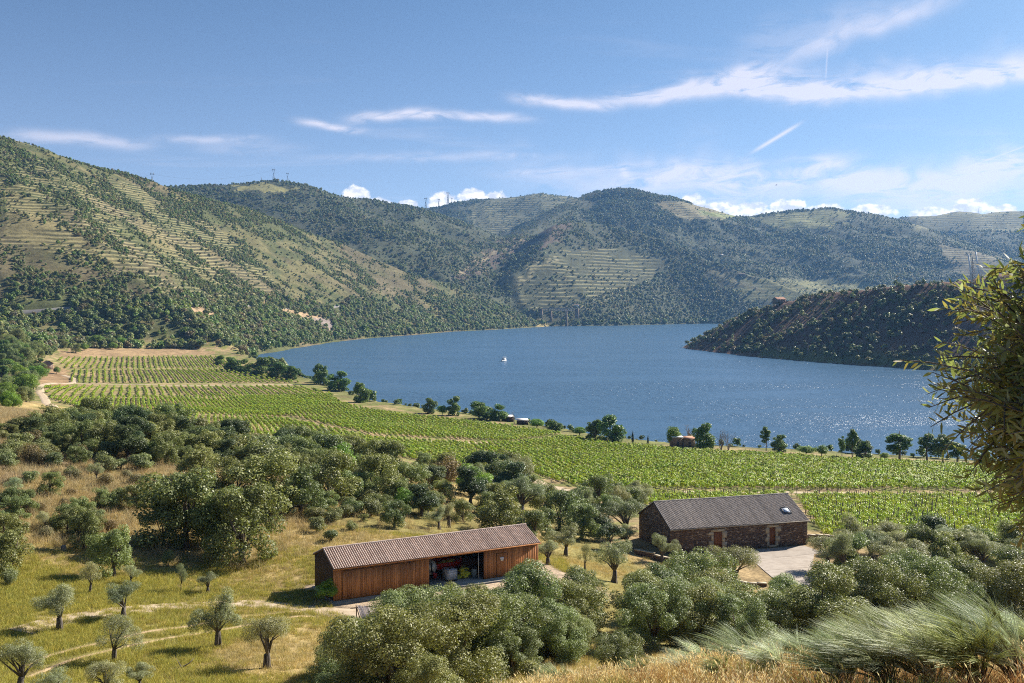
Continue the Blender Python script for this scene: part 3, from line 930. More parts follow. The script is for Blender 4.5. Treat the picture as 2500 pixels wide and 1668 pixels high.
def tree_proto(kind, seed):
    g = np.random.default_rng(seed)
    if kind == 'oak_near':
        W, H, z0, nl, sz = 6.2, 5.2, 0.0, 34000, .10
        cs, rs = clumps(70, W, H, z0, seed, .06, .125, lobes=8, skirt=.3)
        base, light = (.148, .168, .074), (.205, .22, .11)
    elif kind == 'oak':
        W, H, z0, nl, sz = 6.0, 5.4, 0.1, 13000, .16
        cs, rs = clumps(52, W, H, z0, seed, .07, .135, lobes=7, skirt=.25)
        base, light = (.148, .172, .074), (.21, .23, .11)
    elif kind == 'oak_dark':
        W, H, z0, nl, sz = 5.0, 4.8, 0.6, 11000, .15
        cs, rs = clumps(44, W, H, z0, seed, .08, .15, lobes=6)
        base, light = (.065, .09, .045), (.09, .115, .06)
    elif kind == 'green':
        W, H, z0, nl, sz = 4.6, 4.6, 0.4, 9000, .17
        cs, rs = clumps(36, W, H, z0, seed, .11, .20, hollow=.4)
        base, light = (.12, .20, .03), (.17, .25, .045)
    elif kind == 'olive':
        W, H, z0, nl, sz = 4.4, 4.0, .85, 17000, .095
        cs, rs = clumps(34, W, H, z0, seed, .07, .15, lobes=6)
        base, light = (.205, .22, .145), (.30, .31, .225)
    elif kind == 'olive_open':
        W, H, z0, nl, sz = 4.6, 3.9, 1.2, 10000, .10
        cs, rs = clumps(24, W, H, z0, seed, .07, .14, lobes=5)
        base, light = (.215, .23, .155), (.31, .32, .24)
    elif kind == 'river':
        W, H, z0, nl, sz = 5.0, 6.0, -0.2, 5200, .32
        cs, rs = clumps(36, W, H, z0, seed, .09, .19, lobes=4, skirt=.45)
        base, light = (.085, .135, .034), (.125, .18, .045)
    elif kind == 'poplar':
        W, H, z0, nl, sz = 3.6, 8.6, 1.0, 3600, .32
        cs, rs = clumps(20, W, H, z0, seed, .12, .24, hollow=.4)
        base, light = (.085, .135, .038), (.13, .18, .055)
    elif kind == 'shrub':
        W, H, z0, nl, sz = 2.2, 1.7, 0.1, 3500, .11
        cs, rs = clumps(14, W, H, z0, seed, .14, .24, hollow=.4)
        base, light = (.145, .16, .078), (.20, .21, .12)
    elif kind == 'shrub_brown':
        W, H, z0, nl, sz = 2.4, 1.5, 0.1, 3000, .11
        cs, rs = clumps(14, W, H, z0, seed, .14, .24, hollow=.4)
        base, light = (.165, .13, .08), (.21, .185, .115)
    asp = .32 if 'olive' in kind else .62
    V, Q, C_ = leaf_cloud(nl, cs, rs, sz, base, seed + 1, asp, light=light, var=.3)
    crown = np_mesh(kind + '_crown', V, Q, [LEAF], colors=C_)
    mb = MB()
    idx = g.choice(len(cs), min(10, len(cs)), replace=False)
    tips = [cs[i] for i in idx]
    if kind == 'poplar':
        mb.tube([(0, 0, -.3), (0, 0, 0), (.1, .05, 3), (0, .1, 6), (0, 0, H * .93)], [.2, .16, .13, .09, .03], 7)
        for tp in tips[:7]:
            zz = max(1.6, tp[2] * .7)
            mb.tube([(0.05, 0.05, zz), (tp * .6 + np.array([0, 0, zz]) * .4), tp], [.06, .045, .02], 5)
        bm = BARKG
    elif kind in ('olive', 'olive_open'):
        br = .21 if kind == 'olive' else .13
        limbs(mb, br, 1.15, tips, seed, .12, lean=(g.uniform(-.15, .15), g.uniform(-.1, .1)))
        for q in range(4):           # fluted old trunk
            a = q * 1.57 + .4
            mb.tube([(math.cos(a) * br * 1.2, math.sin(a) * br * 1.2, -.2), (math.cos(a + .3) * br * .75, math.sin(a + .3) * br * .75, .5), (math.cos(a + .8) * br * .5, math.sin(a + .8) * br * .5, 1.1)], [br * .75, br * .5, br * .35], 6)
        bm = BARKG
    elif 'shrub' in kind:
        for tp in tips[:7]: mb.tube([(0, 0, -.1), tp * .5, tp], [.04, .03, .012], 4)
        bm = BARK
    else:
        br = {'oak_near': .2, 'oak': .2, 'oak_dark': .17, 'green': .12, 'river': .16}[kind]
        limbs(mb, br, max(1.0, z0 + .3), tips, seed, .2)
        bm = BARK
    trunk = mb.mesh(kind + '_trunk', bm, True)
    # true width of the crown
    w = np.percentile(np.hypot(V[:, 0], V[:, 1]), 96) * 2
    h = np.percentile(V[:, 2], 99.5)
    return crown, trunk, w, h


PROTO = {}
for kind, cnt in (('oak_near', 3), ('oak', 5), ('oak_dark', 2), ('green', 2), ('olive', 4), ('olive_open', 2), ('river', 4), ('poplar', 3), ('shrub', 3), ('shrub_brown', 2)):
    PROTO[kind] = [tree_proto(kind, 100 + 17 * i + len(kind) * 7) for i in range(cnt)]
PNAME = {'oak_near': 'oak_tree', 'oak': 'oak_tree', 'oak_dark': 'oak_tree', 'green': 'leafy_tree', 'olive': 'olive_tree', 'olive_open': 'olive_tree', 'river': 'riverside_tree',
         'poplar': 'poplar_tree', 'shrub': 'shrub', 'shrub_brown': 'shrub'}
PLANTED = []      # x, y, radius: keeps neighbours apart
_ctr = [0]


def plant(kind, X, Y, w, h, label, group=None, cat=None, variant=None, rz=None, sink=0.05, name=None, Z=None):
    pr = PROTO[kind]
    _ctr[0] += 1
    crown, trunk, pw, ph = pr[(variant if variant is not None else _ctr[0]) % len(pr)]
    e = empty(name or PNAME[kind], (X, Y, (gz(X, Y) if Z is None else Z) - sink), rng.uniform(0, 6.28) if rz is None else rz, (w / pw, w / pw, h / ph))
    if 'olive' in kind: e.rotation_euler = (rng.uniform(-.1, .1), rng.uniform(-.1, .1), e.rotation_euler[2])
    tag(e, label, cat or ('shrub' if 'shrub' in kind else 'tree'), group)
    link('crown', crown, e)
    link('trunk' if 'shrub' not in kind else 'stems', trunk, e)
    PLANTED.append((X, Y, w / 2))
    return e


def by_base(kind, x, y, wpx, hpx, label, **kw):
    """plant with its foot at (x, y) of the 2350 copy, wpx wide and hpx tall there"""
    X, Y, Z = hit(x, y)
    return plant(kind, X, Y, wpx / K / F * Y, hpx / K / F * Y, label, **kw)


def by_crown(kind, x, y, wpx, label, tall=0.92, at=0.52, ymin=0.0, **kw):
    """plant whose crown centre shows at (x, y); its foot is hidden, so it stands where the ground lies right below"""
    if 'olive' in kind and at == 0.52: at = 0.60
    X, Y, Z = hit(x, y, lambda Y: wpx / K / F * Y * tall * at, ymin)
    w = wpx / K / F * Y
    return plant(kind, X, Y, w, w * tall, label, **kw)


# ------------------------------------------------------------------ masses nobody could count: points drawn with copies of a few plants
def scatter(name, pts, rot, scl, idx, protos, label, smin=None):
    """ONE object whose points carry copies of the prototype meshes"""
    c = bpy.data.collections.new(name + '_kinds')
    for i, me_ in enumerate(protos):
        o = bpy.data.objects.new('%s_%02d' % (name, i), me_)
        c.objects.link(o)
    n = len(pts)
    me_ = bpy.data.meshes.new(name)
    me_.vertices.add(n)
    me_.vertices.foreach_set('co', np.asarray(pts, np.float32).ravel())
    a = me_.attributes.new('rot', 'FLOAT_VECTOR', 'POINT')
    rv = np.zeros((n, 3), np.float32); rv[:, 2] = rot
    a.data.foreach_set('vector', rv.ravel())
    a = me_.attributes.new('scl', 'FLOAT_VECTOR', 'POINT')
    sv = np.asarray(scl, np.float32)
    if sv.ndim == 1: sv = np.repeat(sv[:, None], 3, 1)
    a.data.foreach_set('vector', np.ascontiguousarray(sv).ravel())
    a = me_.attributes.new('idx', 'INT', 'POINT')
    a.data.foreach_set('value', np.asarray(idx, np.int32))
    o = link(name, me_)
    ng = bpy.data.node_groups.new(name + '_spread', 'GeometryNodeTree')
    ng.interface.new_socket('Geometry', in_out='INPUT', socket_type='NodeSocketGeometry')
    ng.interface.new_socket('Geometry', in_out='OUTPUT', socket_type='NodeSocketGeometry')
    gi = ng.nodes.new('NodeGroupInput'); go = ng.nodes.new('NodeGroupOutput')
    ci = ng.nodes.new('GeometryNodeCollectionInfo')
    ci.inputs['Collection'].default_value = c
    ci.inputs['Separate Children'].default_value = True
    ci.inputs['Reset Children'].default_value = True
    ip = ng.nodes.new('GeometryNodeInstanceOnPoints')
    ip.inputs['Pick Instance'].default_value = True

    def named(nm, ty):
        nd = ng.nodes.new('GeometryNodeInputNamedAttribute')
        nd.data_type = ty
        nd.inputs['Name'].default_value = nm
        return nd.outputs['Attribute']
    ng.links.new(gi.outputs[0], ip.inputs['Points'])
    ng.links.new(ci.outputs[0], ip.inputs['Instance'])
    ng.links.new(named('idx', 'INT'), ip.inputs['Instance Index'])
    ng.links.new(named('rot', 'FLOAT_VECTOR'), ip.inputs['Rotation'])
    ng.links.new(named('scl', 'FLOAT_VECTOR'), ip.inputs['Scale'])
    ng.links.new(ip.outputs[0], go.inputs[0])
    md = o.modifiers.new('spread', 'NODES')
    md.node_group = ng
    return tag(o, label, kind='stuff')


def merge_mesh(name, parts, mats):
    """parts: list of (V, Q, colour, material index)"""
    V = np.concatenate([p[0] for p in parts]); off = np.cumsum([0] + [len(p[0]) for p in parts])
    Q = np.concatenate([p[1] + off[i] for i, p in enumerate(parts)])
    C_ = np.concatenate([p[2] for p in parts]); mi = np.concatenate([np.full(len(p[1]), p[3]) for p in parts])
    return np_mesh(name, V, Q, mats, colors=C_, mat_idx=mi)


def strip_blades(n, seed, L, w, lean=(0, 0), spread=.35, area=.25, base=(.4, .3, .1), var=.3, curl=.5, head=0.0, seg=3, headc=None):
    """grass blades or thin stems as ribbons, some with a seed head"""
    g = np.random.default_rng(seed)
    p0 = np.zeros((n, 3)); p0[:, :2] = g.normal(size=(n, 2)) * area
    d = np.zeros((n, 3)); d[:, 2] = 1; d[:, :2] = g.normal(size=(n, 2)) * spread + np.asarray(lean); d /= np.linalg.norm(d, axis=1)[:, None]
    ln = L * g.uniform(.55, 1.2, n)
    bend = np.zeros((n, 3)); bend[:, :2] = d[:, :2] * curl + np.asarray(lean) * curl
    bend[:, 2] = -.25 * curl
    side = np.cross(d, g.normal(size=(n, 3))); side /= np.linalg.norm(side, axis=1)[:, None]
    ts = np.linspace(0, 1, seg + 1)
    rows = []
    for t_ in ts:
        p = p0 + d * (ln * t_)[:, None] + bend * (ln * t_ * t_)[:, None] * .6
        wd = w * (1 - .75 * t_)
        rows += [p - side * wd * .5, p + side * wd * .5]
    V = np.stack(rows, 1).reshape(-1, 3)
    b = np.arange(n)[:, None] * (2 * (seg + 1))
    Q = np.concatenate([b + np.array([[2 * s, 2 * s + 1, 2 * s + 3, 2 * s + 2]]) for s in range(seg)], 1).reshape(-1, 4)
    colr = np.asarray(base)[None] * g.uniform(1 - var, 1 + var, n)[:, None]
    C_ = np.repeat(colr, 2 * (seg + 1), 0)
    if head:
        tip = p; dd = d + bend * 1.2; dd /= np.linalg.norm(dd, axis=1)[:, None]
        hl = head * g.uniform(.7, 1.3, n)[:, None]
        hw = side * head * .13
        H_ = np.stack([tip, tip + dd * hl * .4 + hw, tip + dd * hl, tip + dd * hl * .4 - hw], 1).reshape(-1, 3)
        Q2 = np.arange(4 * n).reshape(n, 4) + len(V)
        V = np.concatenate([V, H_]); Q = np.concatenate([Q, Q2])
        C_ = np.concatenate([C_, np.repeat(np.asarray(headc or base)[None] * g.uniform(.8, 1.2, n)[:, None], 4, 0)])
    return V, Q, C_
# ------------------------------------------------------------------ long timber barn
WOOD = simple_mat('weathered_red_timber', (.33, .125, .045), (.54, .25, .10), 0.75, 2.2, 0.4, stretch=(6, 6, .5), rand=.28)
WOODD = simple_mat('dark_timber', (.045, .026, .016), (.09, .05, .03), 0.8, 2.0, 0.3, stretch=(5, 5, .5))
TILE1 = simple_mat('terracotta_tile', (.51, .375, .305), (.64, .505, .425), 0.85, 1.3, 0.3, rand=.16)
TILE2 = simple_mat('grey_brown_tile', (.36, .31, .275), (.48, .425, .385), 0.85, 1.1, 0.3, rand=.16)
UNDER = simple_mat('shadowed_under_tile', (.10, .06, .045), (.15, .09, .07), 0.9, 2.0)  # groove shade between the barn tiles, put into the sheet's dark colour
UNDER2 = simple_mat('shadowed_under_tile_grey', (.075, .06, .055), (.11, .09, .08), 0.9, 2.0)  # same painted groove shade for the house roof
CONC = simple_mat('concrete', (.30, .27, .23), (.42, .38, .33), 0.9, 1.5, 0.3)
METAL = simple_mat('galvanised_metal', (.52, .52, .50), (.66, .66, .64), 0.4, 3.0, 0.1, metallic=.35)
STEELD = simple_mat('dark_steel', (.035, .035, .04), (.07, .07, .075), 0.5, 3.0, metallic=.5)
WHITEP = simple_mat('white_paint', (.70, .70, .70), (.82, .82, .80), 0.5, 3.0)
REDP = simple_mat('red_paint', (.38, .025, .02), (.50, .05, .035), 0.45, 3.0)
PLAST = simple_mat('translucent_white_plastic', (.62, .64, .70), (.74, .76, .80), 0.4, 2.0)
SACKY = simple_mat('yellow_green_sack', (.58, .57, .05), (.75, .72, .10), 0.5, 4.0, 0.4, rand=.2)
SACKD = simple_mat('dark_sack', (.05, .08, .09), (.10, .13, .12), 0.5, 4.0, 0.4, rand=.2)
BINB = simple_mat('blue_grey_bin', (.13, .19, .25), (.18, .25, .32), 0.5, 3.0)
RUBBER = simple_mat('rubber', (.02, .02, .02), (.035, .035, .035), 0.8, 4.0)

EV, RG = 3.1, 4.15          # eave and ridge heights
barn = tag(empty('barn', (BARN_O[0], BARN_O[1], BARN_Z), BARN_A), 'long reddish timber barn with pale terracotta tiled roof and an open bay', 'barn')


def barn_pt(lx, ly, lz=0.0):
    c, s = math.cos(BARN_A), math.sin(BARN_A)
    return (BARN_O[0] + lx * c - ly * s, BARN_O[1] + lx * s + ly * c, BARN_Z + lz)


OPEN0, OPEN1, OTOP = 9.46, 15.12, 2.72
# front boards, each its own piece
bw = .20
_board = {}


def board(parent, lx, y0, z0, z1, w=bw, th=.03, name='plank', mat=None):
    h = round(z1 - z0, 2)
    key = (h, round(w, 3), th)
    if key not in _board:
        _board[key] = MB().box((0.004, 0, 0), (w - .004, th, h)).mesh('plank', mat or WOOD)
    return link(name, _board[key], parent, (lx, y0 + rng.uniform(-.006, .006), z0))


nb = int(BL / bw)
for i in range(nb + 1):
    lx = i * bw
    w = min(bw, BL - lx)
    if w < .05: continue
    if lx + w > OPEN0 and lx < OPEN1:
        board(barn, lx, 0, OTOP, EV, w)
    else:
        board(barn, lx, 0, 0.03, EV, w)
# sliding doors hung in front of the boards
for (a, b) in ((.85, 4.62), (4.66, 7.9)):
    dr = link('sliding_door', MB().box((0.0, 0.012, 0.0), (b - a, .03, 2.55)).mesh('sliding_door', WOODD), barn, (a, -.075, .10))
    n = int((b - a) / bw)
    for i in range(n):
        board(dr, i * (b - a) / n, -.02, 0.0, 2.55 + .0, (b - a) / n, .03)
    for hx in (.5, b - a - .5):
        MB().box((hx - .03, -.045, 2.45), (hx + .03, -.02, 2.72)).build('hanger', STEELD, dr)
MB().box((.7, -.15, 2.78), (9.2, -.08, 2.86)).build('door_rail', STEELD, barn)
# small door in the right part
MB().box((16.55, -.018, .05), (16.58, -.001, 2.4)).box((17.75, -.018, .05), (17.78, -.001, 2.4)).box((16.58, -.018, 2.36), (17.75, -.001, 2.4)).build('door_trim', WOODD, barn)
# end and back walls
gpts = [(0, 0), (BW, 0), (BW, EV), (BW / 2, RG), (0, EV)]
mb = MB()
n = 28
for i in range(n):
    ya, yb = .03 + i * (BW - .03) / n, .03 + (i + 1) * (BW - .03) / n - .006
    ym = (ya + yb) / 2
    top = EV + (RG - EV) * (1 - abs(ym - BW / 2) / (BW / 2)) - .03
    board(barn, 0, 0, 0, 0.02, .02)  if False else None
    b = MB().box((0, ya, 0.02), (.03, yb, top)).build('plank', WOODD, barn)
mb = MB()
V = [(BL - .35, .04, 0), (BL, .04, 0), (BL, BW, 0), (BL - .35, BW, 0), (BL - .35, .04, EV - .03), (BL, .04, EV - .03), (BL, BW, EV - .03), (BL - .35, BW, EV - .03), (BL - .35, BW / 2, RG - .04), (BL, BW / 2, RG - .04)]
STONE = None
# rough schist masonry --------------------------------------------------------------
sm, t, bs, out = material('schist_masonry')
at = t.node('ShaderNodeAttribute', attribute_name='tint')
posn = t.node('ShaderNodeTexCoord').outputs['Object']
nz = t.noise(posn, 9.0, 5, .65)
k = t.m('MULTIPLY_ADD', nz, 1.0, .5)
t.l.new(t.mix(1.0, at.outputs['Color'], t.xyz(k, k, k), 'MULTIPLY'), bs.inputs['Base Color'])
bs.inputs['Roughness'].default_value = .9
bp = t.node('ShaderNodeBump'); bp.inputs['Strength'].default_value = .7; bp.inputs['Distance'].default_value = .03
t.l.new(nz, bp.inputs['Height']); t.l.new(bp.outputs[0], bs.inputs['Normal'])
SCHIST = sm
MORTAR = simple_mat('earth_mortar', (.075, .05, .038), (.12, .08, .06), .95, 3.0, .4)


def masonry(L, top, skip=(), seed=0, course=.105, length=(.18, .50), depth=.22, proud=.035):
    """stones laid in courses on the plane y=0 (outer face), x 0..L, up to height top(x); `skip` are openings (x0,x1,z0,z1)"""
    g = np.random.default_rng(seed)
    V, Q, C_ = [], [], []
    z = 0.0; n = 0
    zmax = max(top(q) for q in np.linspace(0, L, 41))
    while z < zmax:
        h = course * g.uniform(.65, 1.3)
        xx = -g.uniform(0, .25)
        while xx < L:
            w = g.uniform(*length)
            a, b = max(xx, 0), min(xx + w, L)
            xx += w
            if b - a < .06: continue
            zt = z + h - .012
            tm = min(top(a), top(b), top((a + b) / 2))
            if z > tm - .03: continue
            zt = min(zt, tm)
            cut = False
            for (s0, s1, t0, t1) in skip:
                if b > s0 and a < s1 and zt > t0 and z < t1:
                    if a < s0 - .08: b = s0
                    elif b > s1 + .08: a = s1
                    else: cut = True
            if cut: continue
            p = g.uniform(0, proud)
            a2, b2 = a + .006, b - .006
            c_ = np.array([(a2, -p, z), (b2, -p, z), (b2, depth, z), (a2, depth, z), (a2, -p, zt), (b2, -p, zt), (b2, depth, zt), (a2, depth, zt)])
            c_[[0, 1, 4, 5]] += g.uniform(-.012, .012, (4, 3))
            V.append(c_)
            Q += [(n, n + 1, n + 5, n + 4), (n + 1, n + 2, n + 6, n + 5), (n + 3, n, n + 4, n + 7), (n + 4, n + 5, n + 6, n + 7), (n, n + 3, n + 2, n + 1)]
            n += 8
            tone = g.choice([0, 0, 0, 1, 1, 2, 3], 1)[0]
            c0 = [np.array([.110, .070, .050]), np.array([.075, .052, .042]), np.array([.165, .112, .076]), np.array([.25, .185, .13])][tone] * g.uniform(1.1, 1.9)
            C_ += [c0] * 8
        z += h
    return np_mesh('stonework', np.concatenate(V), np.array(Q), [SCHIST], colors=np.array(C_))


def wall_core(parent, L, top, skip, depth=.5, mat=None):
    """mortar body behind the stones, leaving the openings free"""
    xs = sorted(set([0, L] + [q for s in skip for q in s[:2]] + ([L / 2] if abs(top(L / 2) - top(0)) > .01 else [])))
    mb = MB()
    for a, b in zip(xs[:-1], xs[1:]):
        z0 = [0]
        sk = [s for s in skip if s[0] <= (a + b) / 2 <= s[1]]
        lo = max([s[3] for s in sk], default=0)
        ta, tb = top(a) - .02, top(b) - .02
        mb.add([(a, .03, lo), (b, .03, lo), (b, depth, lo), (a, depth, lo), (a, .03, ta), (b, .03, tb), (b, depth, tb), (a, depth, ta)],
               [(0, 3, 2, 1), (4, 5, 6, 7), (0, 1, 5, 4), (1, 2, 6, 5), (2, 3, 7, 6), (3, 0, 4, 7)])
    return mb.build('wall', mat or MORTAR, parent)


def gable_top(W, ev, rg):
    return lambda q: ev + (rg - ev) * (1 - abs(q - W / 2) / (W / 2))


gt = gable_top(BW - .06, EV - .04, RG - .05)
gw = wall_core(barn, BW - .06, gt, ())
gw.location = (BL - .04, .06, 0); gw.rotation_euler = (0, 0, math.pi / 2)
st = tag(link('stonework', masonry(BW - .06, gt, (), 5), gw), kind='stuff')
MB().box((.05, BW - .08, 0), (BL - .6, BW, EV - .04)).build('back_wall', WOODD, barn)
for px_ in (.12, 4.7, 9.3, 15.2, 20.4):
    MB().box((px_, .05, 0), (px_ + .16, .21, EV - .1)).build('post', WOODD, barn)
MB().box((-.3, -.9, -.12), (BL + .4, BW - .1, .02)).build('floor_slab', CONC, barn)
# roof: one strip of arched tiles per column
def roof(parent, L, W, ev, rg, tile_w, mat, under, over=.30, side=.12):
    half = W / 2
    run = half + over
    rise = rg - ev
    sl = math.hypot(half, rise)
    ang_ = math.atan2(rise, half)
    ln = run / math.cos(ang_)
    nseg = 1
    th = np.linspace(0, math.pi, 6)
    n = int((L + 2 * side) / tile_w)
    tw = (L + 2 * side) / n
    prof = [(-math.cos(q) * tw * .31, math.sin(q) * tw * .42) for q in th]
    V, Q = [], []
    ts = np.linspace(0, ln, nseg + 1)
    k = 0
    for s in range(nseg):             # overlapping tiles, each sits a little over the next
        for e, lift in ((ts[s], .0), (ts[s + 1] + .02, .0)):
            for (px_, pz2) in prof: V.append((px_, e, pz2 + lift))
        Q += [(k + j, k + j + 1, k + 7 + j, k + 6 + j) for j in range(5)]
        k += 12
    me_ = np_mesh('tile_column', np.array(V), np.array(Q), [mat], True)
    for face in (0, 1):
        # sheet under the tiles, coloured dark as groove shade
        lo = ev - rise / half * over
        if face == 0: pts = [(-over, lo), (half, rg), (half, rg - .10), (-over, lo - .10)]
        else: pts = [(half, rg - .002), (W + over, lo), (W + over, lo - .10), (half, rg - .102)]
        mb = MB()
        Vv = [(-side, p[0], p[1]) for p in pts] + [(L + side, p[0], p[1]) for p in pts]
        mb.add(Vv, [(0, 1, 5, 4), (1, 2, 6, 5), (2, 3, 7, 6), (3, 0, 4, 7), (0, 3, 2, 1), (4, 5, 6, 7)])
        rf = mb.build('roof_slope', under, parent)
        for i in range(n if face == 0 else 0):
            xx = -side + (i + .5) * tw
            link('tile_column', me_, rf, (xx, -over - .05, lo + .005 - .05 * math.tan(ang_)), (ang_, 0, 0))
        if face == 1:                 # back slope can hardly be seen: one piece
            Vb, Qb = [], []
            for i in range(n):
                xx = -side + (i + .5) * tw
                b0 = len(Vb)
                for e in (0, ln):
                    yy = W + over + .05 - e * math.cos(ang_); zz2 = lo + e * math.sin(ang_)
                    for (px_, pz2) in prof: Vb.append((xx + px_, yy, zz2 + pz2))
                Qb += [(b0 + j + 6, b0 + j + 7, b0 + j + 1, b0 + j) for j in range(5)]
            tag(link('tile_columns', np_mesh('tile_columns', np.array(Vb), np.array(Qb), [mat], True), rf), kind='stuff')
    # ridge caps
    nc = int(L / .42)
    cw = (L + 2 * side) / nc
    cap = MB().tube([(0, 0, 0), (cw * 1.06, 0, .015)], [.12, .135], 10, cap=False).mesh('ridge_tile', mat, True)
    for i in range(nc):
        link('ridge_tile', cap, parent, (-side + i * cw, half, rg + .02))
    return lo


roof(barn, BL, BW, EV, RG, .215, TILE1, UNDER)
MB().box((-.14, -.34, EV - .235), (BL + .14, -.31, EV - .13)).build('fascia', WOOD, barn)

# ---- what stands in the open bay and hangs on the wall
e = tag(empty('tank_trailer', barn_pt(10.5, 2.9, .02), BARN_A), 'dull metal tank trailer with domed end in the open bay of the barn', 'trailer')
MB().lathe([(0.01, -.92), (.35, -.88), (.62, -.74), (.76, -.5), (.78, -.2), (.78, 2.0), (.5, 2.2), (.01, 2.25)], (0, 0, 1.15), 24, axis='y').build('tank', METAL, e, True)
MB().lathe([(.8, -.04), (.8, .04)], (0, -.25, 1.15), 24, axis='y').lathe([(.8, .8), (.8, .88)], (0, 0, 1.15), 24, axis='y').build('tank_band', STEELD, e, True)
MB().box((-.05, -1.02, .75), (.06, -.93, 1.75)).box((-.12, -1.05, .8), (.14, -.9, .95)).build('level_gauge', STEELD, e)
MB().tube([(.15, -1.0, .8), (.25, -1.05, .45), (.28, -1.1, .25)], .11, 10).box((.12, -1.15, .3), (.5, -.98, .72)).build('pump', REDP, e)
for sx_ in (-1, 1):
    MB().lathe([(.01, -.1), (.36, -.1), (.42, -.06), (.42, .06), (.36, .1), (.01, .1)], (sx_ * .7, .3, .42), 18, axis='x').build('wheel', RUBBER, e, True)
MB().box((-.5, -.9, .38), (-.4, 2.1, .48)).box((.4, -.9, .38), (.5, 2.1, .48)).box((-.9, -.98, .5), (-.35, -.92, .56)).box((.35, -.98, .5), (.95, -.92, .56)).build('chassis', STEELD, e)

e = tag(empty('liquid_container', barn_pt(11.75, .75, .02), BARN_A + .12), 'white plastic liquid container in a metal cage at the barn bay', 'container')
MB().box((.03, .03, .16), (.97, 1.12, 1.10), jit=.006).build('plastic_tank', PLAST, e)
MB().lathe([(.01, 1.13), (.12, 1.13), (.12, 1.09)], (.5, .55, 0), 12).build('filler_cap', STEELD, e)
mb = MB()
for i in range(6):
    f = i / 5
    mb.box((f * .99 - .002, -.006, .14), (f * .99 + .016, .01, 1.13)).box((f * .99 - .002, 1.14, .14), (f * .99 + .016, 1.156, 1.13))
    mb.box((-.012, f * 1.13, .14), (.004, f * 1.13 + .016, 1.13)).box((.996, f * 1.13, .14), (1.012, f * 1.13 + .016, 1.13))
for i in range(5):
    z_ = .17 + i * .232
    mb.box((-.016, -.016, z_), (1.016, -.004, z_ + .018)).box((-.016, 1.154, z_), (1.016, 1.166, z_ + .018)).box((-.02, -.004, z_), (-.008, 1.154, z_ + .018)).box((1.008, -.004, z_), (1.02, 1.154, z_ + .018))
mb.build('cage', METAL, e)
mb = MB()
for yy in (0, .5, 1.0): mb.box((0, yy, 0), (1.0, yy + .14, .14))
mb.build('pallet', WOODD, e)

e = tag(empty('farm_trailer', barn_pt(11.4, 2.7, .02), BARN_A), 'red farm trailer parked deep in the barn bay loaded with bags', 'trailer')
MB().box((0, 0, .78), (2.5, .05, 1.35)).box((0, .05, .78), (.05, 1.75, 1.35)).box((2.45, .05, .78), (2.5, 1.75, 1.35)).box((0, 1.75, .78), (2.5, 1.8, 1.35)).build('side_board', REDP, e)
MB().box((.05, .05, .72), (2.45, 1.75, .79)).build('bed', WOODD, e)
for wx in (.5, 1.95):
    MB().lathe([(.01, -.09), (.3, -.09), (.36, -.05), (.36, .05), (.3, .09), (.01, .09)], (wx, .12, .36), 16, axis='y').build('wheel', RUBBER, e, True)
for wx in (.45, 1.25, 2.0): MB().box((wx, -.02, .74), (wx + .05, -.002, 1.38)).build('stake', REDP, e)


def sack_mesh(seed):
    g = np.random.default_rng(seed)
    mb = MB()
    u_ = np.linspace(-1, 1, 7)
    V = []
    for side_ in (1, -1):
        for a in u_:
            for b in u_:
                th = (1 - abs(a) ** 4) * (1 - abs(b) ** 4)
                V.append((a * .34 * (1 + .05 * g.normal()), b * .22 * (1 + .05 * g.normal()), .10 + side_ * .09 * th ** .5 + g.normal() * .006))
    Q = []
    for s in (0, 1):
        for i in range(6):
            for j in range(6):
                q = s * 49 + i * 7 + j
                f = (q, q + 7, q + 8, q + 1)
                Q.append(f if s == 0 else f[::-1])
    mb.add(V, Q)
    return mb


sm1 = [sack_mesh(i).mesh('sack', SACKY, True) for i in range(3)]; sm2 = [sack_mesh(9 + i).mesh('sack', SACKD, True) for i in range(2)]


def sack(lx, ly, lz, rz, dark, label, group, tilt=(0, 0)):
    o = link('sack', (sm2 if dark else sm1)[random.randrange(2)], None, barn_pt(lx, ly, lz), (tilt[0], tilt[1], BARN_A + rz))
    tag(o, label, 'sack', group)


for k in range(14):                    # on the trailer
    lay = k // 5
    sack(11.85 + (k % 5) * .40 + rng.uniform(-.05, .05) + lay * .18, 3.2 + (k % 2) * .45, .82 + .19 * lay, rng.uniform(-.3, .3), k % 3 == 1 and lay < 2, 'bag stacked on the red trailer in the barn bay', 'bags on the red trailer')
for k in range(34):                    # heap on the floor
    lay = k // 7
    r_ = .58 - lay * .11
    a = k * 2.4
    sack(13.75 + r_ * .95 * math.cos(a), 1.5 + r_ * .6 * math.sin(a), .02 + .20 * lay + .04 * (k % 3), a, k % 6 == 5, 'yellow green bag in the heap on the barn floor', 'bags heaped on the barn floor', (rng.uniform(-.35, .35), rng.uniform(-.35, .35)))
e = tag(empty('waste_bin', barn_pt(14.62, 1.0, .02), BARN_A), 'blue grey plastic bin at the right side of the barn bay', 'bin')
MB().lathe([(.01, 0), (.25, 0), (.29, .85), (.31, .87), (.31, .9), (.27, .9), (.24, .05), (.01, .05)], (0, 0, 0), 18).build('body', BINB, e, True)
MB().lathe([(.31, .9), (.32, .94), (.2, .985), (.01, 1.0)], (0, 0, 0.003), 18).build('lid', STEELD, e, True)
tag(MB().tube([(0, 0, 0), (0, 0, 2.65)], .03, 8).build('pole', METAL, None, loc=barn_pt(14.78, .35, .02)), 'pale metal pole standing at the right of the barn bay', 'pole')
e = tag(empty('gas_cylinder', barn_pt(14.3, 3.4, .02)), 'tall red cylinder against the back of the barn bay', 'cylinder')
MB().lathe([(.01, 0), (.12, 0), (.12, 1.3), (.08, 1.45), (.04, 1.5), (.01, 1.5)], (0, 0, 0), 14).build('body', REDP, e, True)
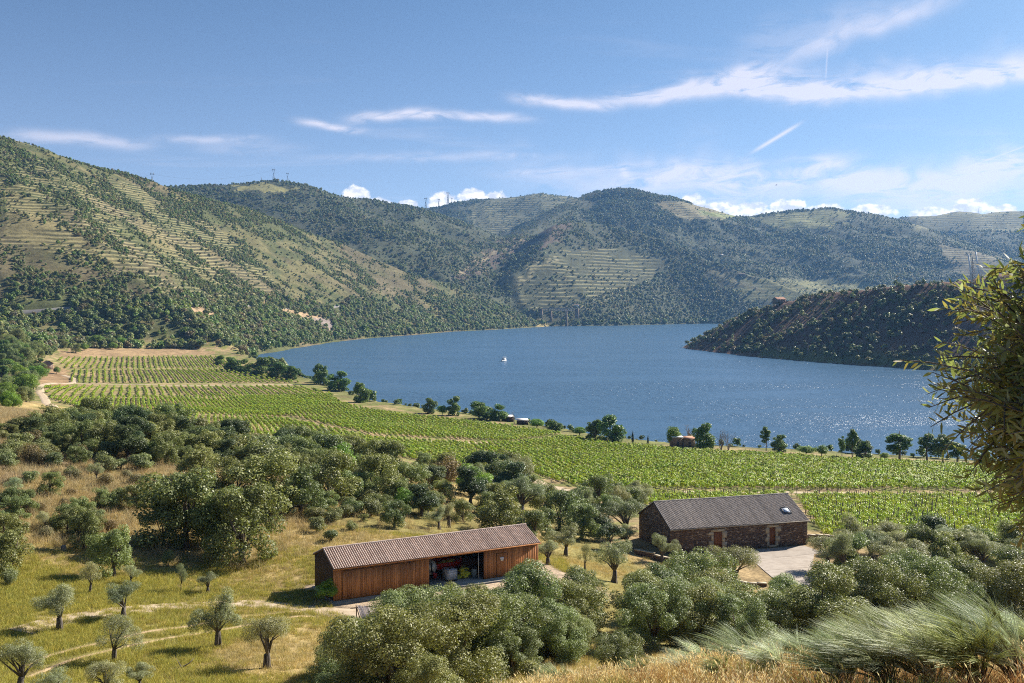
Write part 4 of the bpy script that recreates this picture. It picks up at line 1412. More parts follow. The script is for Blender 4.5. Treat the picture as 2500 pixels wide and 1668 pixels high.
MB().box((-.04, -.04, 1.5), (.04, .04, 1.6)).build('valve', METAL, e)
e = tag(empty('notice_board', barn_pt(17.15, -.03, 1.62), BARN_A), 'small white notice panels fixed on the barn boards', 'sign')
PRINT = simple_mat('faded_print', (.40, .42, .58), (.78, .78, .80), .6, 16.0, detail=2)
MB().box((-.20, -.025, .17), (.22, -.002, .36)).build('upper_panel', PRINT, e)
MB().box((-.12, -.024, .01), (.17, -.002, .155)).build('lower_panel', WHITEP, e)

# ------------------------------------------------------------------ stone house
house = tag(empty('stone_house', (HOUSE_O[0], HOUSE_O[1], HOUSE_Z), HOUSE_A), 'brown schist house with grey brown tiled roof beside the vineyard', 'house')


def house_pt(lx, ly, lz=0.0):
    c, s = math.cos(HOUSE_A), math.sin(HOUSE_A)
    return (HOUSE_O[0] + lx * c - ly * s, HOUSE_O[1] + lx * s + ly * c, HOUSE_Z + lz)


HE, HR = 3.65, 6.3
DOORS = [(6.7, 8.1, 0.1, 2.72), (15.55, 16.6, 0.25, 2.78)]
GRAN = simple_mat('pale_granite', (.40, .33, .23), (.55, .47, .35), .85, 2.5, .3, rand=.15)
DOORM = simple_mat('door_timber', (.20, .075, .03), (.30, .12, .05), .6, 2.0, .2, stretch=(6, 6, .5), rand=.2)
flat = lambda q: HE - .05
skip = [(a - .36, b + .36, 0, d + .34) for a, b, c_, d in DOORS]
fw = wall_core(house, HL, flat, skip)
tag(link('stonework', masonry(HL, flat, skip, 21), fw), kind='stuff')
gt = gable_top(HW, HE - .05, HR - .07)
for sgn, ox in ((0, 0.0), (1, HL)):
    w_ = wall_core(house, HW, gt, ())
    if sgn == 0: w_.location = (.04, HW, 0); w_.rotation_euler = (0, 0, -math.pi / 2)
    else: w_.location = (HL - .04, 0.05, 0); w_.rotation_euler = (0, 0, math.pi / 2)
    tag(link('stonework', masonry(HW - .02, gt, (), 30 + sgn), w_), kind='stuff')
MB().box((.5, HW - .4, 0), (HL - .5, HW, HE - .05)).build('back_wall', MORTAR, house)
for di, (a, b, z0, z1) in enumerate(DOORS):
    d = MB().box((a, .20, z0), (b, .25, z1)).build('door', WOODD, house)
    n = 6 if di == 0 else 4
    for i in range(n):
        MB().box((a + i * (b - a) / n + .006, .165, z0 + .02), (a + (i + 1) * (b - a) / n - .006, .198, z1 - .01)).build('plank', DOORM, d)
    MB().box((b - .16, .13, z0 + 1.1), (b - .1, .163, z0 + 1.22)).build('handle', STEELD, d)
    g = np.random.default_rng(50 + di)
    sur = empty('door_surround'); sur.parent = house
    z_ = 0.0
    for sd_ in (0, 1):
        zz = 0.0; k = 0
        while zz < z1:
            h = min(g.uniform(.5, .8), z1 - zz + .0)
            if z1 - zz - h < .25: h = z1 - zz
            wd = .34 if k % 2 == 0 else g.uniform(.5, .95)
            if sd_ == 0: lo_, hi_ = (a - wd, -.055, zz + .006), (a, .26, zz + h - .006)
            else: lo_, hi_ = (b, -.055, zz + .006), (b + wd, .26, zz + h - .006)
            MB().box(lo_, hi_, jit=.006).build('stone_block', GRAN, sur)
            zz += h; k += 1
    MB().box((a - .42, -.06, z1 + .005), (b + .42, .26, z1 + .36), jit=.008).build('lintel', GRAN, sur)
    MB().box((a - .05, -.25, 0.0), (b + .05, .2, z0 - .004)).build('doorstep', GRAN, sur)
MB().box((-.16, -.36, HE - .30), (HL + .16, -.30, HE - .16)).build('gutter', CONC, house)
lo = roof(house, HL, HW, HE, HR, .205, TILE2, UNDER2, over=.28, side=.10)
# skylight
sl_ = math.atan2(HR - HE, HW / 2)
sk = empty('skylight', (19.35, 1.75, HE + (HR - HE) * 1.75 / (HW / 2) + .11)); sk.parent = house; sk.rotation_euler = (sl_, 0, 0)
MB().box((-.65, -.62, 0), (.65, -.54, .14)).box((-.65, .54, 0), (.65, .62, .14)).box((-.65, -.54, 0), (-.57, .54, .14)).box((.57, -.54, 0), (.65, .54, .14)).build('frame', STEELD, sk)
GLASS = simple_mat('skylight_glass', (.55, .60, .68), (.62, .67, .75), .08, 1.0, spec=.8)
MB().box((-.57, -.54, .05), (.57, .54, .09)).build('pane', GLASS, sk)

# low walls and paving round the house
PAVE = simple_mat('pale_paving', (.34, .285, .235), (.43, .37, .31), .9, 1.2, .3, rand=.12)


def low_wall(name, pts, h, label, th=.45, cap=True):
    """pts in world x,y"""
    e = tag(empty(name, (pts[0][0], pts[0][1], 0)), label, 'wall')
    for (a, b) in zip(pts[:-1], pts[1:]):
        a = np.array(a); b = np.array(b)
        L = float(np.linalg.norm(b - a)); an = math.atan2(b[1] - a[1], b[0] - a[0])
        z = min(gz(*a), gz(*b), gz(*((a + b) / 2))) - .15
        zt = max(gz(*a), gz(*b)) + h
        w_ = wall_core(e, L, lambda q: zt - z, (), th)
        w_.location = (a[0] - pts[0][0], a[1] - pts[0][1], z); w_.rotation_euler = (0, 0, an)
        tag(link('stonework', masonry(L, lambda q: zt - z - .02, (), int(L * 100) % 97, proud=.05), w_), kind='stuff')
        n = max(2, int(L / .9))
        for i in range(n):
            MB().box((i * L / n + .005, -.07, zt - z), ((i + 1) * L / n - .005, th + .04, zt - z + .10), jit=.006).build('coping_stone', GRAN, w_)
    return e


def xy(x, y, lift=0.0):
    return hit(x, y, lift)[:2]


low_wall('retaining_wall', [xy(1455, 1272), xy(1500, 1285), xy(1560, 1302)], .55, 'low dry stone wall below the left gable of the stone house')
low_wall('retaining_wall', [xy(1602, 1316), xy(1660, 1334), xy(1715, 1347), xy(1760, 1348)], .35, 'low stone wall with pale coping along the paved yard')
low_wall('garden_wall', [house_pt(HL + .3, 2.2)[:2], house_pt(HL + 3.6, 1.4)[:2], house_pt(HL + 6.2, -1.2)[:2]], .75, 'short stone wall running out from the right end of the stone house')
# pale concrete yard and drive towards the viewer, cast in a few bays
def bay(pts):
    w = [house_pt(*p) if len(p) == 3 else p for p in pts]
    V = [(p[0], p[1], HOUSE_Z - .2) for p in w] + [(p[0], p[1], HOUSE_Z + .012) for p in w]
    n = len(w)
    me_ = bpy.data.meshes.new('concrete_bay')
    me_.from_pydata(V, [], [tuple(range(n, 2 * n))] + [(i, (i + 1) % n, n + (i + 1) % n, n + i) for i in range(n)])
    me_.materials.append(PAVE)
    return me_


yard = tag(link('paved_yard', bay([(5.6, -.75, 0), (5.6, -4.9, 0), (13.0, -5.6, 0), (21.0, -5.2, 0), (20.8, -.75, 0)])), 'pale paved yard in front of the stone house', kind='structure')
tag(link('paved_drive', bay([(9.6, -5.34, 0), (8.2, -11.0, 0), (15.2, -11.2, 0), (19.4, -5.34, 0), (13.0, -5.66, 0)])), 'pale paved drive leaving the yard of the stone house', kind='structure')
tag(link('paved_drive', bay([(8.18, -11.06, 0), (6.6, -18.5, 0), (11.0, -18.8, 0), (15.1, -11.26, 0)])), 'lower bay of the pale paved drive', kind='structure')
# ------------------------------------------------------------------ tracks
DIRT = simple_mat('pale_dirt', (.40, .30, .19), (.55, .44, .31), .95, .9, .5)
RUT = simple_mat('worn_earth', (.36, .25, .13), (.48, .35, .20), .95, .9, .5)
ASPH = simple_mat('hill_road', (.20, .18, .17), (.28, .26, .24), .9, .05)


def track(name, pts, width, label, lift=.05, mat=None, rag=.25, world_pts=None):
    P = np.array(world_pts if world_pts is not None else [hit(*p)[:2] for p in pts])
    out = []
    for i in range(len(P) - 1):
        p0, p1, p2, p3 = P[max(i - 1, 0)], P[i], P[i + 1], P[min(i + 2, len(P) - 1)]
        n = max(3, int(np.linalg.norm(p2 - p1) / max(.5, width * .4)))
        for t_ in np.arange(n) / n:
            out.append(.5 * (2 * p1 + (p2 - p0) * t_ + (2 * p0 - 5 * p1 + 4 * p2 - p3) * t_ ** 2 + (3 * p1 - p0 - 3 * p2 + p3) * t_ ** 3))
    out.append(P[-1]); out = np.array(out)
    d = np.gradient(out, axis=0); nrm = np.stack([-d[:, 1], d[:, 0]], 1); nrm /= np.linalg.norm(nrm, axis=1)[:, None] + 1e-9
    cols = np.linspace(-.5, .5, 7)
    rows = []
    for j, c_ in enumerate(cols):
        wob = (fbm(np.arange(len(out)) * .23, np.full(len(out), j * 9.1), 3, 7 + j) - .5) * rag * width * 2 if j in (0, 6) else 0
        rows.append(out + nrm * (c_ * width + wob)[:, None] if j in (0, 6) else out + nrm * c_ * width)
    G = np.stack(rows, 1)
    Z = ground_fast(G[..., 0], G[..., 1]) + lift
    Z[:, 0] -= lift * 1.6; Z[:, 6] -= lift * 1.6
    V = np.concatenate([G, Z[..., None]], -1).reshape(-1, 3)
    n = len(out); ii_ = np.arange(n * 7).reshape(n, 7)
    Q = np.stack([ii_[:-1, 1:], ii_[:-1, :-1], ii_[1:, :-1], ii_[1:, 1:]], -1).reshape(-1, 4)
    return tag(link(name, np_mesh(name, V, Q, [mat or DIRT], True)), label, kind='structure')


track('dirt_track', [(40, 1450), (130, 1424), (230, 1408), (330, 1398), (450, 1389), (560, 1386), (650, 1391), (740, 1402), (830, 1412), (930, 1415)], 2.6, 'pale dirt track curving past the olives to the barn', .07)
track('dirt_rut', [(60, 1530), (112, 1507), (208, 1482), (320, 1455), (426, 1439), (560, 1418), (690, 1404)], .38, 'upper of two worn wheel ruts below the farm track', .04, RUT)
track('dirt_rut', [(60, 1556), (140, 1524), (240, 1496), (350, 1472), (450, 1456), (580, 1434), (720, 1416)], .34, 'lower of two worn wheel ruts below the farm track', .04, RUT)
track('vineyard_track', [(1215, 1112), (1290, 1124), (1400, 1129), (1560, 1131), (1750, 1131), (1950, 1133), (2150, 1134), (2420, 1135)], 4.2, 'sandy track between the two nearest vineyard blocks', .12)
track('vineyard_track', [(1128, 1060), (1180, 1085), (1240, 1108), (1290, 1122)], 3.0, 'sandy gap slanting up through the vineyard', .12)
track('vineyard_track', [(870, 1003), (960, 1012), (1060, 1016), (1170, 1018)], 3.0, 'thin pale track across the middle vineyard', .12)
track('farm_road', [(118, 934), (104, 918), (92, 900), (96, 886), (120, 880), (150, 881), (172, 876), (166, 868), (146, 862)], 4.4, 'pale gravel road bending below the small stone hut', .25, rag=.12)
track('vineyard_track', [(172, 881), (300, 883), (430, 885), (560, 884), (700, 882)], 3.5, 'pale track between the far vineyard fields', .2)
track('hill_road', [(40, 718), (150, 709), (300, 697), (430, 697), (560, 700), (690, 706), (790, 703), (880, 712)], 7.0, 'road cut along the foot of the terraced hill', .5, ASPH, .08)

# ------------------------------------------------------------------ trees and shrubs that can be told apart
B = by_base; Cn = by_crown
# olives on the meadow at the lower left
B('olive', 137, 1447, 100, 103, 'olive tree with forked trunk standing on the pale dirt track', variant=0)
B('olive', 283, 1418, 88, 85, 'leaning olive with rounded crown just above the dirt track', variant=1)
B('olive', 500, 1486, 128, 131, 'largest old olive with stout trunk below the dirt track', variant=2)
B('olive_open', 262, 1519, 118, 100, 'airy silver olive with slender trunk between the wheel ruts', variant=0)
B('olive', 613, 1535, 112, 118, 'old olive with upright dark trunk at the bottom of the meadow', variant=3)
Cn('olive', 45, 1520, 120, 'olive cut by the lower left corner of the picture', variant=1)
Cn('olive', 245, 1552, 90, 'silver olive at the bottom edge below the airy olive')
Cn('olive', 320, 1545, 62, 'small olive at the bottom edge beside the silver one')
Cn('olive_open', 130, 1566, 90, 'low olive crown rising into the bottom edge')
B('olive', 477, 1362, 50, 49, 'small pollarded olive with tuft on thick trunk', variant=0)
B('olive_open', 415, 1359, 26, 66, 'tall pale pollard stump with a few leaves on top', variant=1)
B('olive_open', 205, 1364, 58, 76, 'grey half bare olive left of the oak above the track', variant=0)
B('olive_open', 300, 1342, 44, 44, 'small silver olive under the round oak')
B('oak', 261, 1325, 100, 115, 'round crowned oak on a slim trunk above the meadow', variant=0)
B('oak', 192, 1264, 66, 96, 'slender young oak on a thin stem in the brown grass', variant=1)
Cn('oak', 178, 1172, 62, 'dark young oak behind the slender one')
Cn('oak', 20, 1262, 112, 'oak at the left edge above the green sward', variant=2)
Cn('oak', 15, 1215, 85, 'oak at the left edge behind another oak', variant=3)
Cn('oak', 60, 1150, 60, 'small oak bush in the brown grass at the left')
Cn('shrub', 20, 1325, 40, 'low grey shrub at the left edge on the sward')
# the great oaks on the slope
Cn('oak', 425, 1165, 235, 'broad spreading oak in the middle of the slope', variant=0, tall=.78)
Cn('oak', 505, 1190, 160, 'oak pressed between the spreading oak and the great oak', variant=3, tall=.85)
Cn('oak', 375, 1205, 110, 'lower oak at the left skirt of the spreading oak', variant=1)
Cn('oak', 540, 1110, 130, 'oak crown rising behind the great oak', variant=4)
Cn('oak', 690, 1125, 120, 'oak right of the wide oak', variant=2)
B('oak', 556, 1296, 185, 178, 'great oak with forked trunk left of the barn', variant=4)
Cn('oak', 610, 1105, 180, 'wide oak behind the two great oaks', variant=1, tall=.8)
Cn('oak', 455, 1068, 108, 'flat topped oak above the spreading oak', variant=2, tall=.75)
Cn('oak', 760, 1095, 150, 'broad oak above the slope of dry grass', variant=3, tall=.8)
B('shrub', 728, 1222, 40, 36, 'small rounded shrub alone on the bank left of the barn')
B('green', 752, 1384, 50, 54, 'bright green bush at the left corner of the barn', cat='shrub', name='shrub')
B('shrub', 385, 1300, 26, 38, 'young leafy sapling in the shade of the great oak')
# row of trees behind the barn
for (x_, y_, w_, kd, lab) in [
        (905, 1180, 72, 'oak', 'oak behind the left part of the barn roof'), (1008, 1182, 66, 'olive', 'greyish tree behind the middle of the barn roof'),
        (930, 1146, 62, 'green', 'bright green tree behind the barn'), (1062, 1172, 62, 'oak', 'oak crowded between trees behind the barn'),
        (1150, 1172, 122, 'oak', 'broad dense oak right behind the barn roof'), (1168, 1101, 100, 'oak_dark', 'dark rounded oak at the edge of the sandy track'),
        (1285, 1170, 108, 'oak', 'dense oak right of the barn roof'), (1362, 1192, 78, 'oak_dark', 'dark oak between barn and stone house'),
        (1432, 1180, 108, 'olive', 'tall olive at the left gable of the stone house'), (1298, 1232, 90, 'olive', 'silver olive at the right end of the barn'),
        (792, 1112, 90, 'oak', 'oak in the dip behind the bank'), (858, 1094, 125, 'oak', 'wide oak on the crest before the vineyard'),
        (938, 1100, 95, 'oak', 'oak beside the wide one on the crest'), (992, 1096, 66, 'oak', 'smaller oak on the crest by the vineyard'),
        (1082, 1102, 85, 'green', 'fresh green tree near the sandy track'), (1032, 1080, 72, 'shrub_brown', 'brownish shrub on the crest by the vineyard'),
        (880, 1056, 115, 'oak', 'oak at the vineyard edge'), (970, 1060, 52, 'oak', 'small oak at the vineyard edge'),
        (778, 1052, 82, 'green', 'bright green tree among the oaks of the crest'), (700, 1040, 90, 'oak', 'oak left of the bright green tree')]:
    Cn(kd, x_, y_, w_, lab, tall=.85)
for (x_, y_, w_, kd, lab) in [(1228, 1206, 92, 'oak', 'oak leaning over the right end of the barn roof'), (1335, 1196, 96, 'oak', 'oak in the clump right of the barn'), (1398, 1232, 70, 'oak_dark', 'dark oak low before the house gable'),
                              (1258, 1262, 66, 'olive', 'low olive beside the right end of the barn'), (1320, 1150, 80, 'oak', 'oak at the near side of the sandy track'), (1250, 1146, 80, 'oak', 'oak on the bend of the sandy track')]:
    Cn(kd, x_, y_, w_, lab, tall=.85)
# trees in front of and around the stone house
B('olive', 1409, 1338, 96, 98, 'silver olive with bent trunk in front of the stone house gable', variant=1)
B('olive_open', 1343, 1312, 44, 62, 'thin young olive between barn and stone house')
Cn('olive', 1520, 1250, 76, 'olive before the left corner of the stone house front', variant=2)
Cn('olive', 1575, 1315, 118, 'big olive below the stone house front wall', variant=0)
Cn('olive', 1680, 1300, 124, 'spreading olive left of the paved drive', variant=3)
Cn('olive', 1440, 1225, 56, 'small olive close to the house gable')
Cn('olive', 1480, 1330, 60, 'low olive crowded beside the bent one')
for (x_, y_, w_, kd, lab) in [
        (1950, 1215, 100, 'olive', 'olive at the end of the garden wall'), (2030, 1230, 92, 'olive', 'olive next to the dark round tree'),
        (2140, 1222, 108, 'oak_dark', 'dark round tree standing against the vineyard'), (2230, 1250, 100, 'olive', 'olive right of the dark round tree'),
        (2320, 1262, 100, 'olive', 'olive near the right edge below the vineyard'), (1900, 1262, 90, 'olive', 'olive right of the paved drive'),
        (2080, 1278, 120, 'olive', 'broad olive in the thicket right of the drive')]:
    Cn(kd, x_, y_, w_, lab, tall=.8)
# thicket of oaks between the viewer and the buildings
for (x_, y_, w_, lab) in [
        (1042, 1440, 215, 'dense oak right before the open barn bay'), (1210, 1390, 200, 'dense oak before the right end of the barn'), (1320, 1370, 140, 'oak below the bent olive'),
        (900, 1500, 250, 'big oak at the bottom edge left of centre'), (1040, 1470, 230, 'big oak in the middle of the lower thicket'), (800, 1560, 130, 'low oak at the bottom edge by the meadow'),
        (1160, 1440, 170, 'oak in the thicket below the barn'), (1500, 1405, 165, 'oak in the thicket below the big olive'), (1600, 1412, 150, 'oak in the thicket left of the paved drive'),
        (1420, 1505, 110, 'small dark oak on the grassy slope'), (1800, 1385, 130, 'oak at the near end of the paved drive'), (1890, 1382, 190, 'broad oak right of the drive'),
        (2010, 1372, 185, 'oak in the thicket on the right'), (2130, 1345, 165, 'oak behind the feathery broom'), (2230, 1350, 150, 'oak with fresh leaves on the right'),
        (2320, 1355, 155, 'dusky oak at the right edge'), (1690, 1425, 140, 'oak behind the feathery broom left part'), (980, 1570, 160, 'oak crown filling the bottom edge')]:
    Cn('oak_near', x_, y_, w_ * 1.15, lab, tall=.82, at=.55, ymin=40)

FILL = None
# groves of look-alikes on the shoulder and along the vineyard edge
ORD = 'leftmost second third fourth fifth sixth seventh eighth ninth tenth eleventh twelfth thirteenth fourteenth fifteenth sixteenth seventeenth eighteenth nineteenth twentieth'.split()
TENS = {2: 'twenty', 3: 'thirty', 4: 'forty'}


def nth(i):
    if i < 20: return ORD[i]
    a_, b_ = divmod(i + 1, 10)
    return TENS[a_][:-1] + 'ieth' if b_ == 0 else TENS[a_] + '-' + ('first' if b_ == 1 else ORD[b_ - 1])


def grove(poly, n, wpx, kinds, noun, place, gap=.55, seed=0, tall=.85, minY=0, cat=None):
    """look-alikes on one patch; each is told apart by its place, counted from the left within its depth row"""
    g = np.random.default_rng(seed)
    P = np.array(poly); lo, hi = P.min(0), P.max(0)
    done = []; tries = 0
    while len(done) < n and tries < n * 14:
        tries += 1
        px_, py_ = g.uniform(lo, hi)
        if not inpoly(np.array([px_]), np.array([py_]), poly)[0]: continue
        X, Y, Z = hit(px_, py_)
        if Y < minY: continue
        w = g.uniform(*wpx) / K / F * Y
        if any((X - a) ** 2 + (Y - b) ** 2 < ((w / 2 + r_) * gap) ** 2 for a, b, r_ in PLANTED): continue
        e = plant(kinds[g.integers(len(kinds))], X, Y, w, w * tall * g.uniform(.85, 1.15), noun, noun + ' ' + place, cat)
        done.append((Y, X / Y, e))
    done.sort(key=lambda q: q[0])
    rows_ = 1 if len(done) <= 16 else 2 if len(done) <= 36 else 3
    per = math.ceil(len(done) / rows_)
    for r_ in range(rows_):
        part = sorted(done[r_ * per:(r_ + 1) * per], key=lambda q: q[1])
        rn = {1: [''], 2: ['nearer row', 'farther row'], 3: ['front row', 'middle row', 'back row']}[rows_][r_]
        for i, (_, _, e) in enumerate(part):
            t_ = '%s%s%s, %s' % (nth(i) + ' ', noun, ' from the left' if i else '', (rn + ' ' if rn else '') + place)
            e['label'] = t_


grove([(60, 1000), (280, 985), (480, 1020), (720, 1050), (900, 1085), (740, 1100), (560, 1085), (400, 1075), (120, 1050)], 100, (50, 95), ['oak', 'oak', 'oak', 'oak_dark', 'shrub'],
      'oak', 'of the crest grove above the vineyard', seed=1)
grove([(0, 980), (120, 1000), (400, 1050), (320, 1090), (180, 1075), (0, 1080)], 34, (30, 60), ['shrub', 'shrub_brown', 'shrub', 'oak'], 'low shrub', 'in the brown grass below the crest grove', seed=2, tall=.75, cat='shrub')
grove([(0, 1080), (340, 1090), (320, 1200), (240, 1250), (0, 1230)], 26, (22, 46), ['shrub', 'shrub_brown', 'shrub_brown'], 'low shrub', 'on the brown slope', seed=3, tall=.7, cat='shrub')
grove([(0, 1100), (330, 1100), (320, 1190), (230, 1250), (0, 1240)], 14, (46, 84), ['oak', 'oak', 'olive_open'], 'young oak', 'on the brown slope', seed=23)
grove([(640, 1130), (860, 1110), (880, 1200), (760, 1250), (660, 1190)], 22, (24, 60), ['shrub', 'shrub', 'oak'], 'shrub', 'on the grassy bank left of the barn', seed=4, tall=.8, cat='shrub')
grove([(1350, 1150), (1490, 1145), (1460, 1190), (1340, 1200)], 9, (50, 85), ['oak', 'olive'], 'tree', 'in the clump behind the stone house gable', seed=5)
grove([(1860, 1290), (2350, 1280), (2350, 1310), (1900, 1330)], 14, (80, 120), ['olive', 'oak', 'olive'], 'grey green tree', 'in the thicket beside the drive', seed=6)
grove([(930, 1480), (1300, 1440), (1330, 1500), (1150, 1560), (780, 1600), (760, 1560)], 26, (120, 200), ['oak_near'], 'oak', 'in the close canopy below the barn', gap=.5, seed=12, tall=.8, minY=42)
grove([(1450, 1440), (1640, 1430), (1700, 1480), (1850, 1480), (1950, 1430), (2350, 1400), (2350, 1440), (1500, 1495)], 20, (120, 190), ['oak_near'], 'oak', 'in the close canopy below the paved drive', gap=.5, seed=13, tall=.8, minY=42)
grove([(640, 1090), (860, 1100), (1200, 1110), (1240, 1190), (1000, 1215), (880, 1170), (700, 1120)], 26, (60, 100), ['oak', 'oak', 'olive', 'oak_dark'], 'tree', 'in the belt between barn and vineyard', gap=.5, seed=14)
grove([(0, 790), (85, 800), (95, 870), (60, 930), (0, 950)], 60, (26, 48), ['oak', 'oak', 'green', 'river'], 'tree', 'on the wooded slope by the stone hut', gap=.5, seed=7)
grove([(95, 800), (240, 790), (480, 800), (500, 815), (280, 800), (140, 815)], 14, (20, 32), ['oak', 'green'], 'small tree', 'on the bank above the far vineyard', seed=8)
B('green', 130, 858, 16, 18, 'small dark bush beside the gravel road', cat='shrub', name='shrub')

# ---- along the river bank
for (x_, y_, w_, h_, kd, lab) in [
        (530, 852, 44, 32, 'river', 'leafy tree at the corner of the far vineyard by the water'), (562, 857, 40, 32, 'river', 'second leafy tree on the bank behind the far vineyard'), (600, 862, 52, 40, 'river', 'leafy tree in the middle of the far bank row'),
        (635, 868, 48, 36, 'river', 'leafy tree fourth in the far bank row'), (665, 872, 40, 32, 'river', 'last low tree of the far bank row'), (505, 838, 28, 22, 'river', 'tree at the left end of the far bank row'),
        (736, 882, 36, 46, 'river', 'upright dark tree alone on the bank'), (778, 897, 58, 44, 'river', 'broad dark tree next to the upright one on the bank'), (826, 924, 46, 46, 'river', 'bushy tree at the bend of the bank'),
        (984, 950, 32, 36, 'river', 'small green tree on the grassy bank'), (1015, 953, 26, 22, 'green', 'low bush between two bank trees'), (1043, 954, 36, 44, 'river', 'greyish tree on the grassy bank'),
        (1100, 962, 60, 40, 'river', 'broad leafy willow beside the flat roofed shed'), (1142, 966, 46, 38, 'river', 'right half of the leafy willow pair'), (1232, 984, 36, 22, 'green', 'low bush right of the pale shed roofs'),
        (1270, 990, 40, 24, 'river', 'low dark bush on the bank past the sheds'), (1330, 1000, 34, 20, 'green', 'small bush left of the big bank trees'), (1366, 1012, 46, 48, 'river', 'left of the two big bank trees'),
        (1405, 1016, 62, 62, 'river', 'big rounded tree on the near bank'), (1545, 1024, 40, 44, 'green', 'bushy tree hiding the riverside shed'), (1620, 1033, 52, 60, 'river', 'tall bushy tree right of the riverside shed'),
        (1758, 1036, 24, 56, 'poplar', 'thin lone poplar on the near bank'), (1788, 1038, 38, 40, 'river', 'round bush tree beside the lone poplar'), (1850, 1044, 42, 20, 'green', 'low bright bush on the near bank'),
        (1886, 1047, 32, 26, 'green', 'low bush right of the bright one'), (1932, 1052, 18, 50, 'poplar', 'thin sparse poplar on the near bank'), (1956, 1054, 28, 68, 'poplar', 'tall narrow poplar on the near bank'),
        (1986, 1053, 48, 40, 'river', 'spreading small tree beside the tall poplar'), (2064, 1058, 58, 62, 'poplar', 'wide poplar before the bright water'), (2030, 1055, 22, 16, 'green', 'small bush between poplars'),
        (2128, 1062, 46, 66, 'poplar', 'left poplar of the group by the foreground leaves'), (2164, 1064, 44, 66, 'poplar', 'middle poplar of the group by the foreground leaves'), (2196, 1067, 38, 52, 'poplar', 'right poplar of the group by the foreground leaves'),
        (2258, 1070, 50, 36, 'river', 'low tree behind the foreground olive leaves')]:
    # stand them just above the waterline
    X, Y, Z = hit(x_, y_)
    if Z < .4:
        X, Y, Z = hit(x_, y_ + 6)
    plant(kd, X, Y, w_ / K / F * Y, h_ / K / F * Y, lab, Z=max(Z, .3), variant=int(x_) % 5, cat='shrub' if kd == 'green' else None, name='shrub' if kd == 'green' else None)
# cypresses
cv, cq, cc = leaf_cloud(900, [(0, 0, .9 + i * .55) for i in range(9)], [.55, .62, .62, .58, .52, .45, .36, .26, .16], .3, (.022, .035, .018), 77, shell=(.6, 1.0))
cyp = np_mesh('cypress_crown', cv, cq, [LEAF], colors=cc)
cyt = MB().tube([(0, 0, -.2), (0, 0, 1), (0, 0, 4.5)], [.14, .12, .04], 6).mesh('cypress_trunk', BARK, True)
for (x_, y_, h_, lab) in [(1452, 1018, 30, 'taller dark cypress on the near bank'), (1487, 1020, 22, 'shorter dark cypress on the near bank')]:
    X, Y, Z = hit(x_, y_)
    s_ = h_ / K / F * Y / 5.5
    e = tag(empty('cypress_tree', (X, Y, max(Z, .3) - .05), 0, s_), lab, 'tree')
    link('crown', cyp, e); link('trunk', cyt, e)


def bare(seed, H=5.0, n=9, spread=.28):
    g = np.random.default_rng(seed); mb = MB()
    for i in range(n):
        a = g.uniform(0, 6.28); sp = g.uniform(.2, 1) * spread
        p = [np.array([0, 0, -.1])]; d = np.array([math.cos(a) * sp, math.sin(a) * sp, 1.0])
        for q in range(4):
            p.append(p[-1] + d * H * g.uniform(.6, 1) / 4 + g.normal(size=3) * .08); d = d + g.normal(size=3) * .12
        mb.tube(p, [.07, .06, .045, .03, .012], 5, cap=False)
        for q in range(4):
            b0 = p[2] + (p[4] - p[2]) * g.random(); e_ = b0 + np.array([g.normal() * .5, g.normal() * .5, g.uniform(.3, .9)])
            mb.tube([b0, e_], [.03, .008], 4, cap=False)
    return mb.mesh('branches', DEADW)


bm_ = [bare(i) for i in range(3)]
for (x_, y_, h_, v_, lab) in [(1655, 1034, 50, 0, 'bare dead tree right of the bushy bank tree'), (1582, 1022, 50, 1, 'bare dead branches rising over the riverside shed'), (1672, 1036, 46, 2, 'second bare dead tree on the near bank'),
                              (1180, 975, 30, 1, 'thin bare tree between the pale shed roofs'), (243, 1172, 34, 2, 'small bare dead shrub in the brown grass')]:
    X, Y, Z = hit(x_, y_)
    s_ = h_ / K / F * Y / 4.6
    tag(link('dead_tree', bm_[v_], None, (X, Y, max(Z, .3) - .05), (0, 0, x_), s_), lab, 'dead tree')

# ------------------------------------------------------------------ vines
def vine_mesh(seed, L, n, size, post, near=False):
    g = np.random.default_rng(seed)
    k = max(3, int(L / .32))
    cs = np.stack([np.linspace(-L / 2 + .1, L / 2 - .1, k) + g.normal(size=k) * .06, g.normal(size=k) * .08, g.uniform(.75, 1.25, k)], 1)
    rs = g.uniform(.28, .48, k)
    a = leaf_cloud(n, cs, rs, size, (.225, .29, .038), seed, .8, up=.3, var=.35, shell=(.5, 1.1), light=(.34, .37, .06))
    parts = [(*a, 0)]

    def bx(lo, hi, c_):
        V = np.array([(lo[0], lo[1], lo[2]), (hi[0], lo[1], lo[2]), (hi[0], hi[1], lo[2]), (lo[0], hi[1], lo[2]), (lo[0], lo[1], hi[2]), (hi[0], lo[1], hi[2]), (hi[0], hi[1], hi[2]), (lo[0], hi[1], hi[2])])
        return V, np.array([(0, 1, 5, 4), (1, 2, 6, 5), (2, 3, 7, 6), (3, 0, 4, 7), (4, 5, 6, 7)]), np.tile(c_, (8, 1)), 1
    for xx in np.arange(-L / 2 + .5, L / 2, 1.1):
        parts.append(bx((xx - .03, -.03, -.1), (xx + .03, .03, .85), (.05, .035, .025)))
    if post: parts.append(bx((-L / 2, -.04, -.1), (-L / 2 + .08, .04, 1.85), (.07, .055, .045)))
    return merge_mesh('vine', parts, [LEAF, VWOOD])


